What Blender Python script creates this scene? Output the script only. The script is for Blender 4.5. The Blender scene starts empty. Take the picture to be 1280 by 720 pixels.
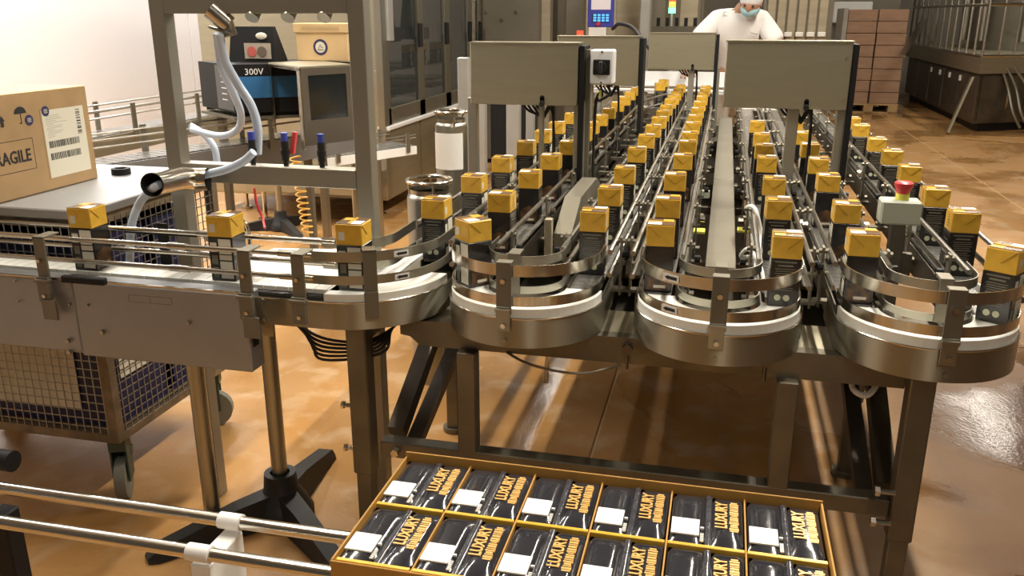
import bpy, bmesh, math, random
from mathutils import Vector, Matrix, Euler
random.seed(7)
C = bpy.context.scene.collection
SC = bpy.context.scene
# ------------------------------------------------------------------ camera
FPX = 1080.0; PXV = 912; HY = 18; CH = 1.62
TH = math.atan((360-HY)/FPX); PS = math.atan((PXV-640)*math.cos(TH)/FPX)
cd = bpy.data.cameras.new('camera'); cam = bpy.data.objects.new('camera', cd); C.objects.link(cam)
cam.location = (0, 0, CH); cam.rotation_euler = (math.pi/2-TH, 0, PS)
cd.sensor_width = 36; cd.lens = 36*FPX/1280; cd.clip_start = .05; cd.clip_end = 100
SC.camera = cam
# ------------------------------------------------------------------ world, exposure
w = bpy.data.worlds.new('world'); SC.world = w; w.use_nodes = True
w.node_tree.nodes['Background'].inputs[0].default_value = (1.0, .84, .64, 1)
w.node_tree.nodes['Background'].inputs[1].default_value = .06
SC.view_settings.view_transform = 'Standard'; SC.view_settings.look = 'None'
SC.view_settings.gamma = 1; SC.view_settings.use_curve_mapping = False
SC.view_settings.exposure = 0.22
# ------------------------------------------------------------------ large lamps (ceiling tubes; their housings follow below)
LAMPS = [(-2.3, 3.6, 4.2, 4.4, 165), (1.1, 4.4, 4.2, 5.0, 310), (-5.2, 7.0, 4.2, 8.0, 330), (1.1, 11.5, 4.2, 5.0, 85),
         (4.4, 8.0, 4.2, 5.0, 22), (4.2, 14.5, 4.2, 5.0, 60), (.8, -1.9, 4.2, 3.0, 48), (-2.0, 12.0, 4.2, 4.0, 70)]
for i, (x, y, z, L, P_) in enumerate(LAMPS):
    ld = bpy.data.lights.new('ceiling_tube_light', 'AREA'); ld.shape = 'RECTANGLE'; ld.size = .10; ld.size_y = L
    ld.energy = P_; ld.color = (1.0, .92, .78) if x > -3 else (1.0, .97, .93)
    lo = bpy.data.objects.new('ceiling_tube_light', ld); C.objects.link(lo); lo.location = (x, y, z-.05)
# ------------------------------------------------------------------ helpers
cpitch = TH
Fv = Vector((-math.sin(PS)*math.cos(TH), math.cos(PS)*math.cos(TH), -math.sin(TH)))
Rv = Vector((math.cos(PS), math.sin(PS), 0)); Uv = Rv.cross(Fv)
def ray(x, y): return Fv + Rv*((x-640)/FPX) + Uv*((360-y)/FPX)
def atZ(x, y, z): d = ray(x, y); t = (z-CH)/d.z; return Vector((d.x*t, d.y*t, z))
def atY(x, y, Y): d = ray(x, y); t = Y/d.y; return Vector((d.x*t, Y, CH+d.z*t))
def atX(x, y, X): d = ray(x, y); t = X/d.x; return Vector((X, d.y*t, CH+d.z*t))

class MB:
    """collects shapes, becomes ONE mesh"""
    def __init__(s): s.v = []; s.f = []; s.m = []; s.sm = []
    def add(s, vs, fs, mi=0, smooth=False):
        o = len(s.v); s.v += [tuple(v) for v in vs]
        for f in fs: s.f.append(tuple(i+o for i in f)); s.m.append(mi); s.sm.append(smooth)
        return s
    def box(s, x0, x1, y0, y1, z0, z1, mi=0, M=None):
        vs = [Vector((x, y, z)) for z in (z0, z1) for y in (y0, y1) for x in (x0, x1)]
        if M: vs = [M @ v for v in vs]
        return s.add(vs, [(0,2,3,1),(4,5,7,6),(0,1,5,4),(2,6,7,3),(0,4,6,2),(1,3,7,5)], mi)
    def bbox(s, x0, x1, y0, y1, z0, z1, b=.003, mi=0):
        """box with chamfered edges"""
        bm = bmesh.new(); bmesh.ops.create_cube(bm, size=1)
        for v in bm.verts: v.co = Vector(((x0+x1)/2+v.co.x*(x1-x0), (y0+y1)/2+v.co.y*(y1-y0), (z0+z1)/2+v.co.z*(z1-z0)))
        bmesh.ops.bevel(bm, geom=list(bm.edges), offset=b, segments=1, affect='EDGES')
        bm.verts.index_update()
        s.add([v.co for v in bm.verts], [[v.index for v in f.verts] for f in bm.faces], mi); bm.free(); return s
    def cyl(s, a, b, r, n=10, r2=None, cap=True, mi=0):
        a = Vector(a); b = Vector(b); r2 = r if r2 is None else r2
        d = (b-a).normalized(); u = d.orthogonal().normalized(); w_ = d.cross(u)
        vs = []
        for c, rr in ((a, r), (b, r2)):
            for i in range(n):
                t = 2*math.pi*i/n; vs.append(c+(u*math.cos(t)+w_*math.sin(t))*rr)
        s.add(vs, [(i, (i+1) % n, n+(i+1) % n, n+i) for i in range(n)], mi, True)
        if cap: s.add(vs, [tuple(range(n-1, -1, -1)), tuple(range(n, 2*n))], mi)
        return s
    def tube(s, pts, r, n=8, mi=0, closed=False):
        pts = [Vector(p) for p in pts]; vs = []; N = len(pts); u = None
        for i, p in enumerate(pts):
            a = pts[max(i-1, 0)]; b = pts[min(i+1, N-1)]
            d = (b-a).normalized()
            if u is None: u = d.orthogonal().normalized()
            u = (u-d*u.dot(d)).normalized(); w_ = d.cross(u)
            for k in range(n):
                t = 2*math.pi*k/n; vs.append(p+(u*math.cos(t)+w_*math.sin(t))*r)
        fs = [(i*n+k, i*n+(k+1) % n, (i+1)*n+(k+1) % n, (i+1)*n+k) for i in range(N-1) for k in range(n)]
        s.add(vs, fs, mi, True); s.add(vs, [tuple(range(n-1, -1, -1)), tuple(range((N-1)*n, N*n))], mi); return s
    def lathe(s, c, prof, n=24, mi=0, a0=0, a1=2*math.pi):
        c = Vector(c); full = abs(a1-a0-2*math.pi) < 1e-6; cols = n if full else n+1; vs = []
        for r, z in prof:
            for i in range(cols):
                t = a0+(a1-a0)*i/n; vs.append(c+Vector((r*math.cos(t), r*math.sin(t), z)))
        fs = []
        for j in range(len(prof)-1):
            for i in range(n):
                i2 = (i+1) % cols
                fs.append((j*cols+i, j*cols+i2, (j+1)*cols+i2, (j+1)*cols+i))
        return s.add(vs, fs, mi, True)
    def strip(s, pts, z0, z1, t, mi=0):
        """upright band along a plan path (x,y), thickness t"""
        pts = [Vector((p[0], p[1], 0)) for p in pts]; N = len(pts); L = []
        for i, p in enumerate(pts):
            d = (pts[min(i+1, N-1)]-pts[max(i-1, 0)]).normalized(); nrm = Vector((-d.y, d.x, 0))*t/2
            for z in (z0, z1):
                for q in (p-nrm, p+nrm): L.append(Vector((q.x, q.y, z)))
        fs = []
        for i in range(N-1):
            a = i*4; b = a+4
            fs += [(a, b, b+2, a+2), (a+1, a+3, b+3, b+1), (a+2, b+2, b+3, a+3), (a, a+1, b+1, b)]
        s.add(L, fs, mi, True); s.add(L, [(0, 2, 3, 1), (4*N-4, 4*N-3, 4*N-1, 4*N-2)], mi); return s
    def prism(s, poly, z0, z1, mi=0, cap=True):
        n = len(poly); vs = [Vector((p[0], p[1], z0)) for p in poly]+[Vector((p[0], p[1], z1)) for p in poly]
        s.add(vs, [(i, (i+1) % n, n+(i+1) % n, n+i) for i in range(n)], mi)
        if cap: s.add(vs, [tuple(range(n-1, -1, -1)), tuple(range(n, 2*n))], mi)
        return s
    def ext(s, poly, axis, a, b, mi=0):
        """polygon in a side plane, extruded along axis 'X' (poly=(y,z)) or 'Y' (poly=(x,z))"""
        n = len(poly)
        mk = (lambda p, t: Vector((t, p[0], p[1]))) if axis == 'X' else (lambda p, t: Vector((p[0], t, p[1])))
        vs = [mk(p, a) for p in poly]+[mk(p, b) for p in poly]
        s.add(vs, [(i, (i+1) % n, n+(i+1) % n, n+i) for i in range(n)]+[tuple(range(n-1, -1, -1)), tuple(range(n, 2*n))], mi); return s
    def bar(s, a, b, w1, w2, mi=0, up=(0, 0, 1)):
        a = Vector(a); b = Vector(b); d = (b-a).normalized(); up = Vector(up)
        if abs(d.dot(up)) > .98: up = Vector((0, 1, 0))
        sd = d.cross(up).normalized(); u = sd.cross(d); vs = []
        for c in (a, b):
            for p, q in ((-1, -1), (1, -1), (1, 1), (-1, 1)): vs.append(c+sd*p*w1/2+u*q*w2/2)
        return s.add(vs, [(0,1,5,4),(1,2,6,5),(2,3,7,6),(3,0,4,7),(3,2,1,0),(4,5,6,7)], mi)
    def sph(s, c, r, n=10, m=6, mi=0, sc=(1, 1, 1)):
        c = Vector(c); vs = []
        for j in range(m+1):
            p = math.pi*j/m
            for i in range(n):
                t = 2*math.pi*i/n
                vs.append(c+Vector((r*sc[0]*math.sin(p)*math.cos(t), r*sc[1]*math.sin(p)*math.sin(t), r*sc[2]*math.cos(p))))
        return s.add(vs, [(j*n+i, (j+1)*n+i, (j+1)*n+(i+1) % n, j*n+(i+1) % n) for j in range(m) for i in range(n)], mi, True)

def mesh_of(name, mb, mats, off=Vector((0, 0, 0))):
    me = bpy.data.meshes.new(name)
    me.from_pydata([(v[0]-off[0], v[1]-off[1], v[2]-off[2]) for v in mb.v], [], mb.f)
    for m in (mats if isinstance(mats, (list, tuple)) else [mats]): me.materials.append(m)
    me.polygons.foreach_set('material_index', mb.m); me.polygons.foreach_set('use_smooth', mb.sm)
    me.update()
    bm = bmesh.new(); bm.from_mesh(me); bmesh.ops.recalc_face_normals(bm, faces=bm.faces); bm.to_mesh(me); bm.free()
    if any(mb.sm): me.set_sharp_from_angle(angle=math.radians(38))
    return me
ORG = {}
def T(name, label, cat, loc=(0, 0, 0), group=None, rz=0):
    o = bpy.data.objects.new(name, None); C.objects.link(o); o.empty_display_size = .1
    o.location = loc; o.rotation_euler = (0, 0, rz); o['label'] = label; o['category'] = cat
    if group: o['group'] = group
    ORG[o.name] = Vector(loc)
    return o
def P(name, mb, mats, parent, label=None, stuff=False, local=False):
    off = Vector((0, 0, 0)) if local else ORG[parent.name]
    o = bpy.data.objects.new(name, mesh_of(name, mb, mats, off)); C.objects.link(o); o.parent = parent
    ORG[o.name] = off
    if label: o['label'] = label
    if stuff: o['kind'] = 'stuff'
    return o
def S(name, mb, mats):
    o = bpy.data.objects.new(name, mesh_of(name, mb, mats)); C.objects.link(o); o['kind'] = 'structure'; ORG[o.name] = Vector((0, 0, 0)); return o
def ONE(name, mb, mats, label, cat, loc=(0, 0, 0), group=None):
    o = bpy.data.objects.new(name, mesh_of(name, mb, mats, Vector(loc))); C.objects.link(o); o.location = loc
    o['label'] = label; o['category'] = cat; ORG[o.name] = Vector(loc)
    if group: o['group'] = group
    return o
def text_mb(txt, size, M, depth=.0006, mi=0, spacing=1.0, bold=0.0):
    cu = bpy.data.curves.new('t', 'FONT'); cu.body = txt; cu.size = size; cu.extrude = depth; cu.align_x = 'CENTER'; cu.align_y = 'CENTER'
    cu.resolution_u = 2; cu.space_character = spacing; cu.offset = bold
    ob = bpy.data.objects.new('t', cu); C.objects.link(ob)
    bpy.context.view_layer.update()
    me = bpy.data.meshes.new_from_object(ob)
    mb = MB(); mb.add([M @ v.co for v in me.vertices], [tuple(p.vertices) for p in me.polygons], mi)
    bpy.data.objects.remove(ob); bpy.data.curves.remove(cu); return mb
def join(a, b, mi=None):
    o = len(a.v); a.v += b.v; a.f += [tuple(i+o for i in f) for f in b.f]; a.m += (b.m if mi is None else [mi]*len(b.f)); a.sm += b.sm; return a
def bez(pts, n=8):
    """Catmull-Rom through points"""
    P_ = [Vector(p) for p in pts]; P_ = [P_[0]*2-P_[1]]+P_+[P_[-1]*2-P_[-2]]; out = []
    for i in range(1, len(P_)-2):
        for k in range(n):
            t = k/n; a, b, c, d = P_[i-1:i+3]
            out.append(.5*((2*b)+(c-a)*t+(2*a-5*b+4*c-d)*t*t+(3*b-a-3*c+d)*t**3))
    out.append(P_[-2]); return out
def arc(cx, cy, r, a0, a1, n=24):
    return [(cx+r*math.cos(math.radians(a0+(a1-a0)*i/n)), cy+r*math.sin(math.radians(a0+(a1-a0)*i/n))) for i in range(n+1)]

# ------------------------------------------------------------------ materials
def mat(name, col, rough=.5, metal=0., noise=0., nscale=8., col2=None, stretch=(1, 1, 1), rn=0., bump=0., bscale=None, emit=None, es=1., alpha=None, spec=None, coat=0., trans=0.):
    m = bpy.data.materials.new(name); m.use_nodes = True; nt = m.node_tree; b = nt.nodes['Principled BSDF']
    b.inputs['Base Color'].default_value = (*col, 1); b.inputs['Roughness'].default_value = rough; b.inputs['Metallic'].default_value = metal
    if spec is not None: b.inputs['Specular IOR Level'].default_value = spec
    if coat: b.inputs['Coat Weight'].default_value = coat; b.inputs['Coat Roughness'].default_value = .08
    if trans: b.inputs['Transmission Weight'].default_value = trans
    if emit: b.inputs['Emission Color'].default_value = (*emit, 1); b.inputs['Emission Strength'].default_value = es
    if alpha is not None: b.inputs['Alpha'].default_value = alpha
    if noise or rn or bump:
        tc = nt.nodes.new('ShaderNodeTexCoord'); mp = nt.nodes.new('ShaderNodeMapping'); mp.inputs['Scale'].default_value = stretch
        nz = nt.nodes.new('ShaderNodeTexNoise'); nz.inputs['Scale'].default_value = nscale; nz.inputs['Detail'].default_value = 5
        nt.links.new(tc.outputs['Object'], mp.inputs[0]); nt.links.new(mp.outputs[0], nz.inputs['Vector'])
        if noise:
            c2 = col2 or tuple(c*(1-noise) for c in col)
            mx = nt.nodes.new('ShaderNodeMix'); mx.data_type = 'RGBA'; mx.inputs['A'].default_value = (*col, 1); mx.inputs['B'].default_value = (*c2, 1)
            rp = nt.nodes.new('ShaderNodeMapRange'); rp.inputs[1].default_value = .35; rp.inputs[2].default_value = .65
            nt.links.new(nz.outputs['Fac'], rp.inputs[0]); nt.links.new(rp.outputs[0], mx.inputs['Factor']); nt.links.new(mx.outputs['Result'], b.inputs['Base Color'])
        if rn:
            r2 = nt.nodes.new('ShaderNodeMapRange'); r2.inputs[1].default_value = .3; r2.inputs[2].default_value = .7
            r2.inputs[3].default_value = max(.02, rough-rn); r2.inputs[4].default_value = min(1, rough+rn)
            nt.links.new(nz.outputs['Fac'], r2.inputs[0]); nt.links.new(r2.outputs[0], b.inputs['Roughness'])
        if bump:
            n2 = nz
            if bscale:
                n2 = nt.nodes.new('ShaderNodeTexNoise'); n2.inputs['Scale'].default_value = bscale; n2.inputs['Detail'].default_value = 4; nt.links.new(mp.outputs[0], n2.inputs['Vector'])
            bp = nt.nodes.new('ShaderNodeBump'); bp.inputs['Strength'].default_value = bump; bp.inputs['Distance'].default_value = .01
            nt.links.new(n2.outputs['Fac'], bp.inputs['Height']); nt.links.new(bp.outputs[0], b.inputs['Normal'])
    return m
M_ = {}
M_['steel'] = mat('brushed_steel', (.42, .405, .34), .36, 1, .08, 2.5, stretch=(1, 1, .6), rn=.05)
M_['steelh'] = mat('brushed_steel_sheet', (.44, .405, .30), .42, .9, .07, 3, stretch=(1, 1, 8), rn=.03)
M_['band'] = mat('band_steel', (.40, .37, .29), .39, 1)
M_['bright'] = mat('polished_steel', (.66, .62, .54), .2, 1, .1, 5, rn=.05)
M_['tube'] = mat('tube_steel', (.70, .67, .60), .22, 1, .05, 5)
M_['rail'] = mat('rail_steel', (.36, .345, .31), .3, 1, .2, 9)
M_['frame'] = mat('frame_steel', (.20, .18, .135), .45, .7, .25, 6, rn=.1)
M_['frame2'] = mat('bracket_steel', (.22, .20, .155), .5, .6, .15, 5)
M_['gantry'] = mat('gantry_aluminium', (.37, .355, .30), .45, .75, .05, 1.5)
M_['side'] = mat('side_sheet', (.37, .375, .385), .5, .8, .14, 2.5)
M_['darksteel'] = mat('dark_steel', (.17, .15, .12), .4, .85, .3, 6)
M_['chain'] = mat('belt_plates', (.33, .32, .30), .22, .6, .15, 9, rn=.08)
_n = M_['band'].node_tree; _b = _n.nodes['Principled BSDF']; _b.inputs['Anisotropic'].default_value = .93; _b.inputs['Anisotropic Rotation'].default_value = 0.25
_g = _n.nodes.new('ShaderNodeNewGeometry'); _t = _n.nodes.new('ShaderNodeVectorMath'); _t.operation = 'CROSS_PRODUCT'; _t.inputs[1].default_value = (0, 0, 1)
_n.links.new(_g.outputs['Normal'], _t.inputs[0]); _n.links.new(_t.outputs[0], _b.inputs['Tangent'])   # brushed around the band
M_['belt_white'] = mat('white_curve_belt', (.88, .88, .83), .3, .05, .12, 7)
M_['white'] = mat('white_paint', (.82, .82, .80), .5)
M_['whiteplate'] = mat('white_plate', (.84, .84, .85), .3, .2)
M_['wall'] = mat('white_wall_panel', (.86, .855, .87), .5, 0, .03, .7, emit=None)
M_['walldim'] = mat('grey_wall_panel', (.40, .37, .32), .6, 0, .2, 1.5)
M_['ceil'] = mat('ceiling_panel', (.34, .32, .28), .7)
M_['black'] = mat('black_plastic', (.010, .010, .011), .55, 0, .1, 20, spec=.25)
M_['blackrub'] = mat('black_rubber', (.012, .012, .012), .55)
M_['gold'] = mat('gold_print', (.80, .47, .055), .3, .12, .15, 30)
M_['ctop'] = mat('carton_top_print', (.20, .12, .07), .22, .1, .2, 40, coat=.4)
M_['cblack'] = mat('black_print', (.016, .014, .014), .22, 0, .1, 20, coat=.3)
M_['ctext'] = mat('pale_print', (.17, .16, .12), .45)
M_['cwhite'] = mat('white_print', (.68, .65, .55), .4)
M_['cpic'] = mat('brown_picture_print', (.16, .075, .025), .35, 0, .8, 60, col2=(.03, .015, .01))
M_['silver'] = mat('tab_glare_and_print', (.88, .86, .82), .3, .1)
M_['hood'] = mat('hood_sheet', (.22, .195, .16), .38, .8, .1, 3)
M_['cabdark'] = mat('dark_grey_cabinet', (.13, .12, .105), .5, .4, .1, 3)
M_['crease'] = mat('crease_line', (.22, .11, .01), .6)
M_['seal'] = mat('seal_print', (.55, .56, .40), .4)
M_['card'] = mat('brown_cardboard', (.42, .27, .13), .8, 0, .12, 14, bump=.1)
M_['cardlt'] = mat('pale_cardboard', (.66, .46, .24), .75, 0, .07, 10)
M_['cardedge'] = mat('orange_cardboard', (.50, .26, .055), .7, 0, .15, 12)
M_['cardpk'] = mat('pinkish_cardboard', (.36, .22, .14), .75, 0, .2, 4, stretch=(1, 1, 4))
M_['wood'] = mat('pallet_wood', (.50, .33, .15), .8, 0, .3, 12, stretch=(1, 8, 8))
M_['film'] = mat('stretch_film', (.42, .40, .36), .2, .1, .2, 6)
M_['ink'] = mat('black_ink', (.02, .02, .022), .6)
M_['navy'] = mat('navy_ink', (.03, .03, .10), .6)
M_['label'] = mat('paper_label', (.70, .66, .54), .6)
M_['hose'] = mat('milky_hose', (.60, .70, .86), .3, 0, .06, 10)
M_['blue'] = mat('blue_panel', (.03, .15, .36), .4)
M_['bluecap'] = mat('blue_cap', (.05, .08, .45), .4)
M_['red'] = mat('red_plastic', (.62, .04, .05), .35)
M_['redlever'] = mat('red_lever', (.85, .10, .10), .35)
M_['grey'] = mat('light_grey_plastic', (.42, .44, .36), .45)
M_['greycab'] = mat('grey_cabinet', (.24, .22, .175), .4, .6, .15, 3)
M_['beige'] = mat('beige_profile', (.42, .37, .27), .45, .4, .12, 2, stretch=(1, 1, 8))
M_['alu'] = mat('grey_aluminium', (.48, .47, .44), .4, .5, .08, 5)
M_['glass'] = mat('dark_glass', (.05, .06, .06), .06, 0, alpha=.45)
M_['glassb'] = mat('smoked_glass', (.012, .016, .018), .1, 0, alpha=.82)
M_['yellow'] = mat('yellow_plastic', (.75, .72, .12), .4)
M_['orange'] = mat('orange_coil', (.80, .42, .06), .4)
M_['cabinside'] = mat('cabinet_inside', (.03, .032, .033), .5, .3, .5, 7)
M_['crate'] = mat('navy_crate_plastic', (.012, .018, .09), .45, 0, .3, 6)
M_['galv'] = mat('galvanised_wire', (.36, .35, .33), .42, .8)
M_['rust'] = mat('worn_cart_frame', (.26, .20, .13), .6, .5, .4, 15)
M_['caster'] = mat('green_caster', (.07, .10, .08), .5, .4)
M_['tyre'] = mat('grey_tyre', (.22, .22, .18), .6)
M_['shirt'] = mat('white_cotton', (.80, .78, .77), .9, 0, .05, 8)
M_['skin'] = mat('skin', (.45, .24, .15), .55)
M_['mask'] = mat('blue_mask', (.36, .60, .66), .7)
M_['net'] = mat('white_hair_net', (.72, .72, .74), .8)
M_['trousers'] = mat('white_trousers', (.65, .63, .58), .85)
M_['packblk'] = mat('glossy_black_wrap', (.022, .024, .032), .13, 0, .2, 25, rn=.05, bump=.10, bscale=18, coat=.6)
M_['edgegrey'] = mat('grey_wrap_edge', (.07, .07, .085), .12, .2, .4, 30, bump=.2, bscale=40, coat=.6)
M_['luxgold'] = mat('gold_lettering', (.75, .43, .13), .35, .2)
M_['screen'] = mat('lit_screen', (.05, .2, .4), .3, emit=(.12, .45, .9), es=1.0)
M_['screen2'] = mat('lit_page', (.5, .45, .45), .4, emit=(.5, .42, .42), es=.6)
M_['hmiblue'] = mat('blue_bezel', (.05, .06, .40), .4)
M_['lred'] = mat('red_lamp', (.6, .05, .03), .3, emit=(1, .12, .05), es=.8)
M_['lyel'] = mat('amber_lamp', (.6, .45, .05), .3, emit=(1, .75, .2), es=.6)
M_['lgrn'] = mat('green_lamp', (.1, .7, .2), .3, emit=(.15, 1, .35), es=3.0)
M_['tubeglow'] = mat('fluorescent_tube', (1, 1, 1), .5, emit=(1, .94, .85), es=6)

# wet orange floor
def floor_mat():
    m = bpy.data.materials.new('wet_resin_floor'); m.use_nodes = True; nt = m.node_tree; b = nt.nodes['Principled BSDF']; N = nt.nodes; L = nt.links
    tc = N.new('ShaderNodeTexCoord')
    def noise(sc, det=6, dist=0.):
        n = N.new('ShaderNodeTexNoise'); n.inputs['Scale'].default_value = sc; n.inputs['Detail'].default_value = det; n.inputs['Distortion'].default_value = dist
        L.new(tc.outputs['Object'], n.inputs['Vector']); return n
    def rng(src, a, b_, c=0., d=1.):
        r = N.new('ShaderNodeMapRange'); r.inputs[1].default_value = a; r.inputs[2].default_value = b_; r.inputs[3].default_value = c; r.inputs[4].default_value = d
        L.new(src, r.inputs[0]); return r.outputs[0]
    def mix(f, A, B):
        x = N.new('ShaderNodeMix'); x.data_type = 'RGBA'; L.new(f, x.inputs['Factor'])
        for k, v in (('A', A), ('B', B)):
            if isinstance(v, tuple): x.inputs[k].default_value = (*v, 1)
            else: L.new(v, x.inputs[k])
        return x.outputs['Result']
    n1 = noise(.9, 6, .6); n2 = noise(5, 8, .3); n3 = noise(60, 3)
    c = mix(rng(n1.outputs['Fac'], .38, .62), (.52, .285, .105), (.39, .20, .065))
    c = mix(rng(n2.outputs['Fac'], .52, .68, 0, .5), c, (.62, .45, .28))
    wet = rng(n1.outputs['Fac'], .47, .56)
    # darker towards the near right: wet floor plus shade painted into the colour
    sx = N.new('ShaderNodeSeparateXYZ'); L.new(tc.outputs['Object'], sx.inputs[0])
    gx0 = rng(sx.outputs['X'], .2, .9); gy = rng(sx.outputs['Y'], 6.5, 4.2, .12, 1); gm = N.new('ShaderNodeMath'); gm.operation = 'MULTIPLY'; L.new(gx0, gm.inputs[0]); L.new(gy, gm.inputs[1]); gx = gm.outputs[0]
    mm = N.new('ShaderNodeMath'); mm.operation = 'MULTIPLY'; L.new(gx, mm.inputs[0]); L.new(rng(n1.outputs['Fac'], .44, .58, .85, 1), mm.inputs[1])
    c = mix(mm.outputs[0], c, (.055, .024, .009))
    L.new(c, b.inputs['Base Color'])
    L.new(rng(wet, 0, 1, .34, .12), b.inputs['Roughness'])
    bp = N.new('ShaderNodeBump'); bp.inputs['Strength'].default_value = .42; bp.inputs['Distance'].default_value = .004
    ad = N.new('ShaderNodeMath'); ad.operation = 'MULTIPLY_ADD'; L.new(n3.outputs['Fac'], ad.inputs[0]); ad.inputs[1].default_value = .35; L.new(n2.outputs['Fac'], ad.inputs[2])
    L.new(ad.outputs[0], bp.inputs['Height']); L.new(bp.outputs[0], b.inputs['Normal'])
    return m
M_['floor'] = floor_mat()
M_['joint'] = mat('floor_joint', (.62, .42, .22), .5)

# ================================================================== SETTING
fl = S('floor', MB().box(-6, 9, -2.5, 20.5, -.12, -.004), M_['joint'])
xs = [-6, -3.4, -.4, 2.61, 5.6, 9]; ys = [-2.5, .6, 4.6, 8.6, 12.6, 16.6, 20.5]
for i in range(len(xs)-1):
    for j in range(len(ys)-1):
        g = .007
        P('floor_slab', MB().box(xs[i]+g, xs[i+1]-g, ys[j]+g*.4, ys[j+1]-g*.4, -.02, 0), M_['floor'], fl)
wl = S('wall_left', MB().box(-6.1, -5.9, -2.5, 20.5, 0, 4.5), M_['wall'])
for k in range(8): P('wall_panel', MB().box(-5.902, -5.88, -2.4+k*2.85, .43+k*2.85, .1, 4.45), M_['wall'], wl)
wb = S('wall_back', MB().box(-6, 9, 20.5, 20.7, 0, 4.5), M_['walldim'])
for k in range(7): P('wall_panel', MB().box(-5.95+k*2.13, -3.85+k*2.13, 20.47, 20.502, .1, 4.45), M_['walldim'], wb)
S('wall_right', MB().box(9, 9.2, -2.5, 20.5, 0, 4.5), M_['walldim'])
S('ceiling', MB().box(-6.1, 9.2, -2.5, 20.7, 4.5, 4.6), M_['ceil'])
for i, (x, y, z, L, P_) in enumerate(LAMPS):
    t = T('ceiling_light', 'long twin tube ceiling light above %s' % ['the mesh cart and the straight conveyor', 'the curved conveyor lanes', 'the packing machine by the white wall', 'the worker', 'the open wet floor on the right', 'the caged machine', 'the foreground tray', 'the grey rear cabinets'][i], 'lamp', (x, y, z))
    P('housing', MB().box(x-.12, x+.12, y-L/2, y+L/2, z+.02, z+.10), M_['white'], t)
    for sx in (-.05, .05): P('tube', MB().cyl((x+sx, y-L/2+.05, z), (x+sx, y+L/2-.05, z), .014, 8), M_['tubeglow'], t)
    for sy in (-L/2+.3, L/2-.3): P('suspension_rod', MB().cyl((x, y+sy, z+.1), (x, y+sy, 4.5), .006, 6), M_['white'], t)

# ================================================================== MAIN LANE CONVEYOR
BELT = .895; TOPB = .885; BOT = .80
A0, A1 = -.66, -.338; B0, B1 = -.143, .188; C0, C1 = .38, .70; E0 = -.835
YC = 2.26; YCc = 2.28; YF = 7.3
LANES = [('first', E0), ('second', A0), ('third', A1), ('fourth', B0), ('fifth', B1), ('sixth', C0), ('seventh', C1)]
conv = T('lane_conveyor', 'serpentine steel conveyor of seven parallel lanes with three rounded turns at the front', 'conveyor', (-.1, 2.2, 0))
def lane_y0(x): return YCc if x in (C0, C1) else (2.47 if x == E0 else YC)
for nm, x in LANES:
    y0 = lane_y0(x); y1 = YF if x != C1 else 7.6
    for s in (-1, 1): P('side_plate', MB().box(x+s*.052-.002, x+s*.052+.002, y0, y1, BOT, TOPB), M_['darksteel'], conv)
    P('belt_bed', MB().box(x-.045, x+.045, y0, y1, BOT+.02, BOT+.055), M_['darksteel'], conv)
    mb = MB(); y = y0
    while y < y1-.03: mb.box(x-.042, x+.042, y, y+.0355, BELT-.012, BELT); y += .0381
    P('belt_plates', mb, M_['chain'], conv, stuff=True)
    # guide rails
    shift = {A0: [(6.75, 0), (7.3, .15)], }.get(x)
    for s in (-1, 1):
        for z in (1.0, .935):
            yr0 = y0+.02
            pts = [(x+s*.066, yr0, z), (x+s*.066, y1-.5, z), (x+s*.066, y1, z)]
            if x == A0 and s == 1: pts = [(x+.072, yr0, z), (x+.072, 6.7, z), (x+.20, 7.3, z)]
            r_ = P('guide_rail', MB().tube(pts, .0075, 8), M_['rail'], conv)
        yy = yr0+.12; k = 0
        while yy < y1-.2:
            xo = x+s*.083
            mb = MB().box(xo-.003, xo+.003, yy, yy+.03, .84, 1.012)
            mb.cyl((xo-s*.02, yy+.015, 1.0), (xo+s*.012, yy+.015, 1.0), .008, 6).cyl((xo-s*.02, yy+.015, .935), (xo+s*.012, yy+.015, .935), .008, 6)
            mb.cyl((xo-s*.025, yy+.015, .855), (xo+s*.016, yy+.015, .855), .010, 6)
            b_ = P('rail_bracket', mb, M_['frame2'], conv)
            if yy < 5: P('clamp_knob', MB().cyl((xo+s*.012, yy+.015, .96), (xo+s*.028, yy+.015, .96), .011, 8), M_['bright'] if k % 2 else M_['black'], b_)
            yy += .52; k += 1
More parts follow.
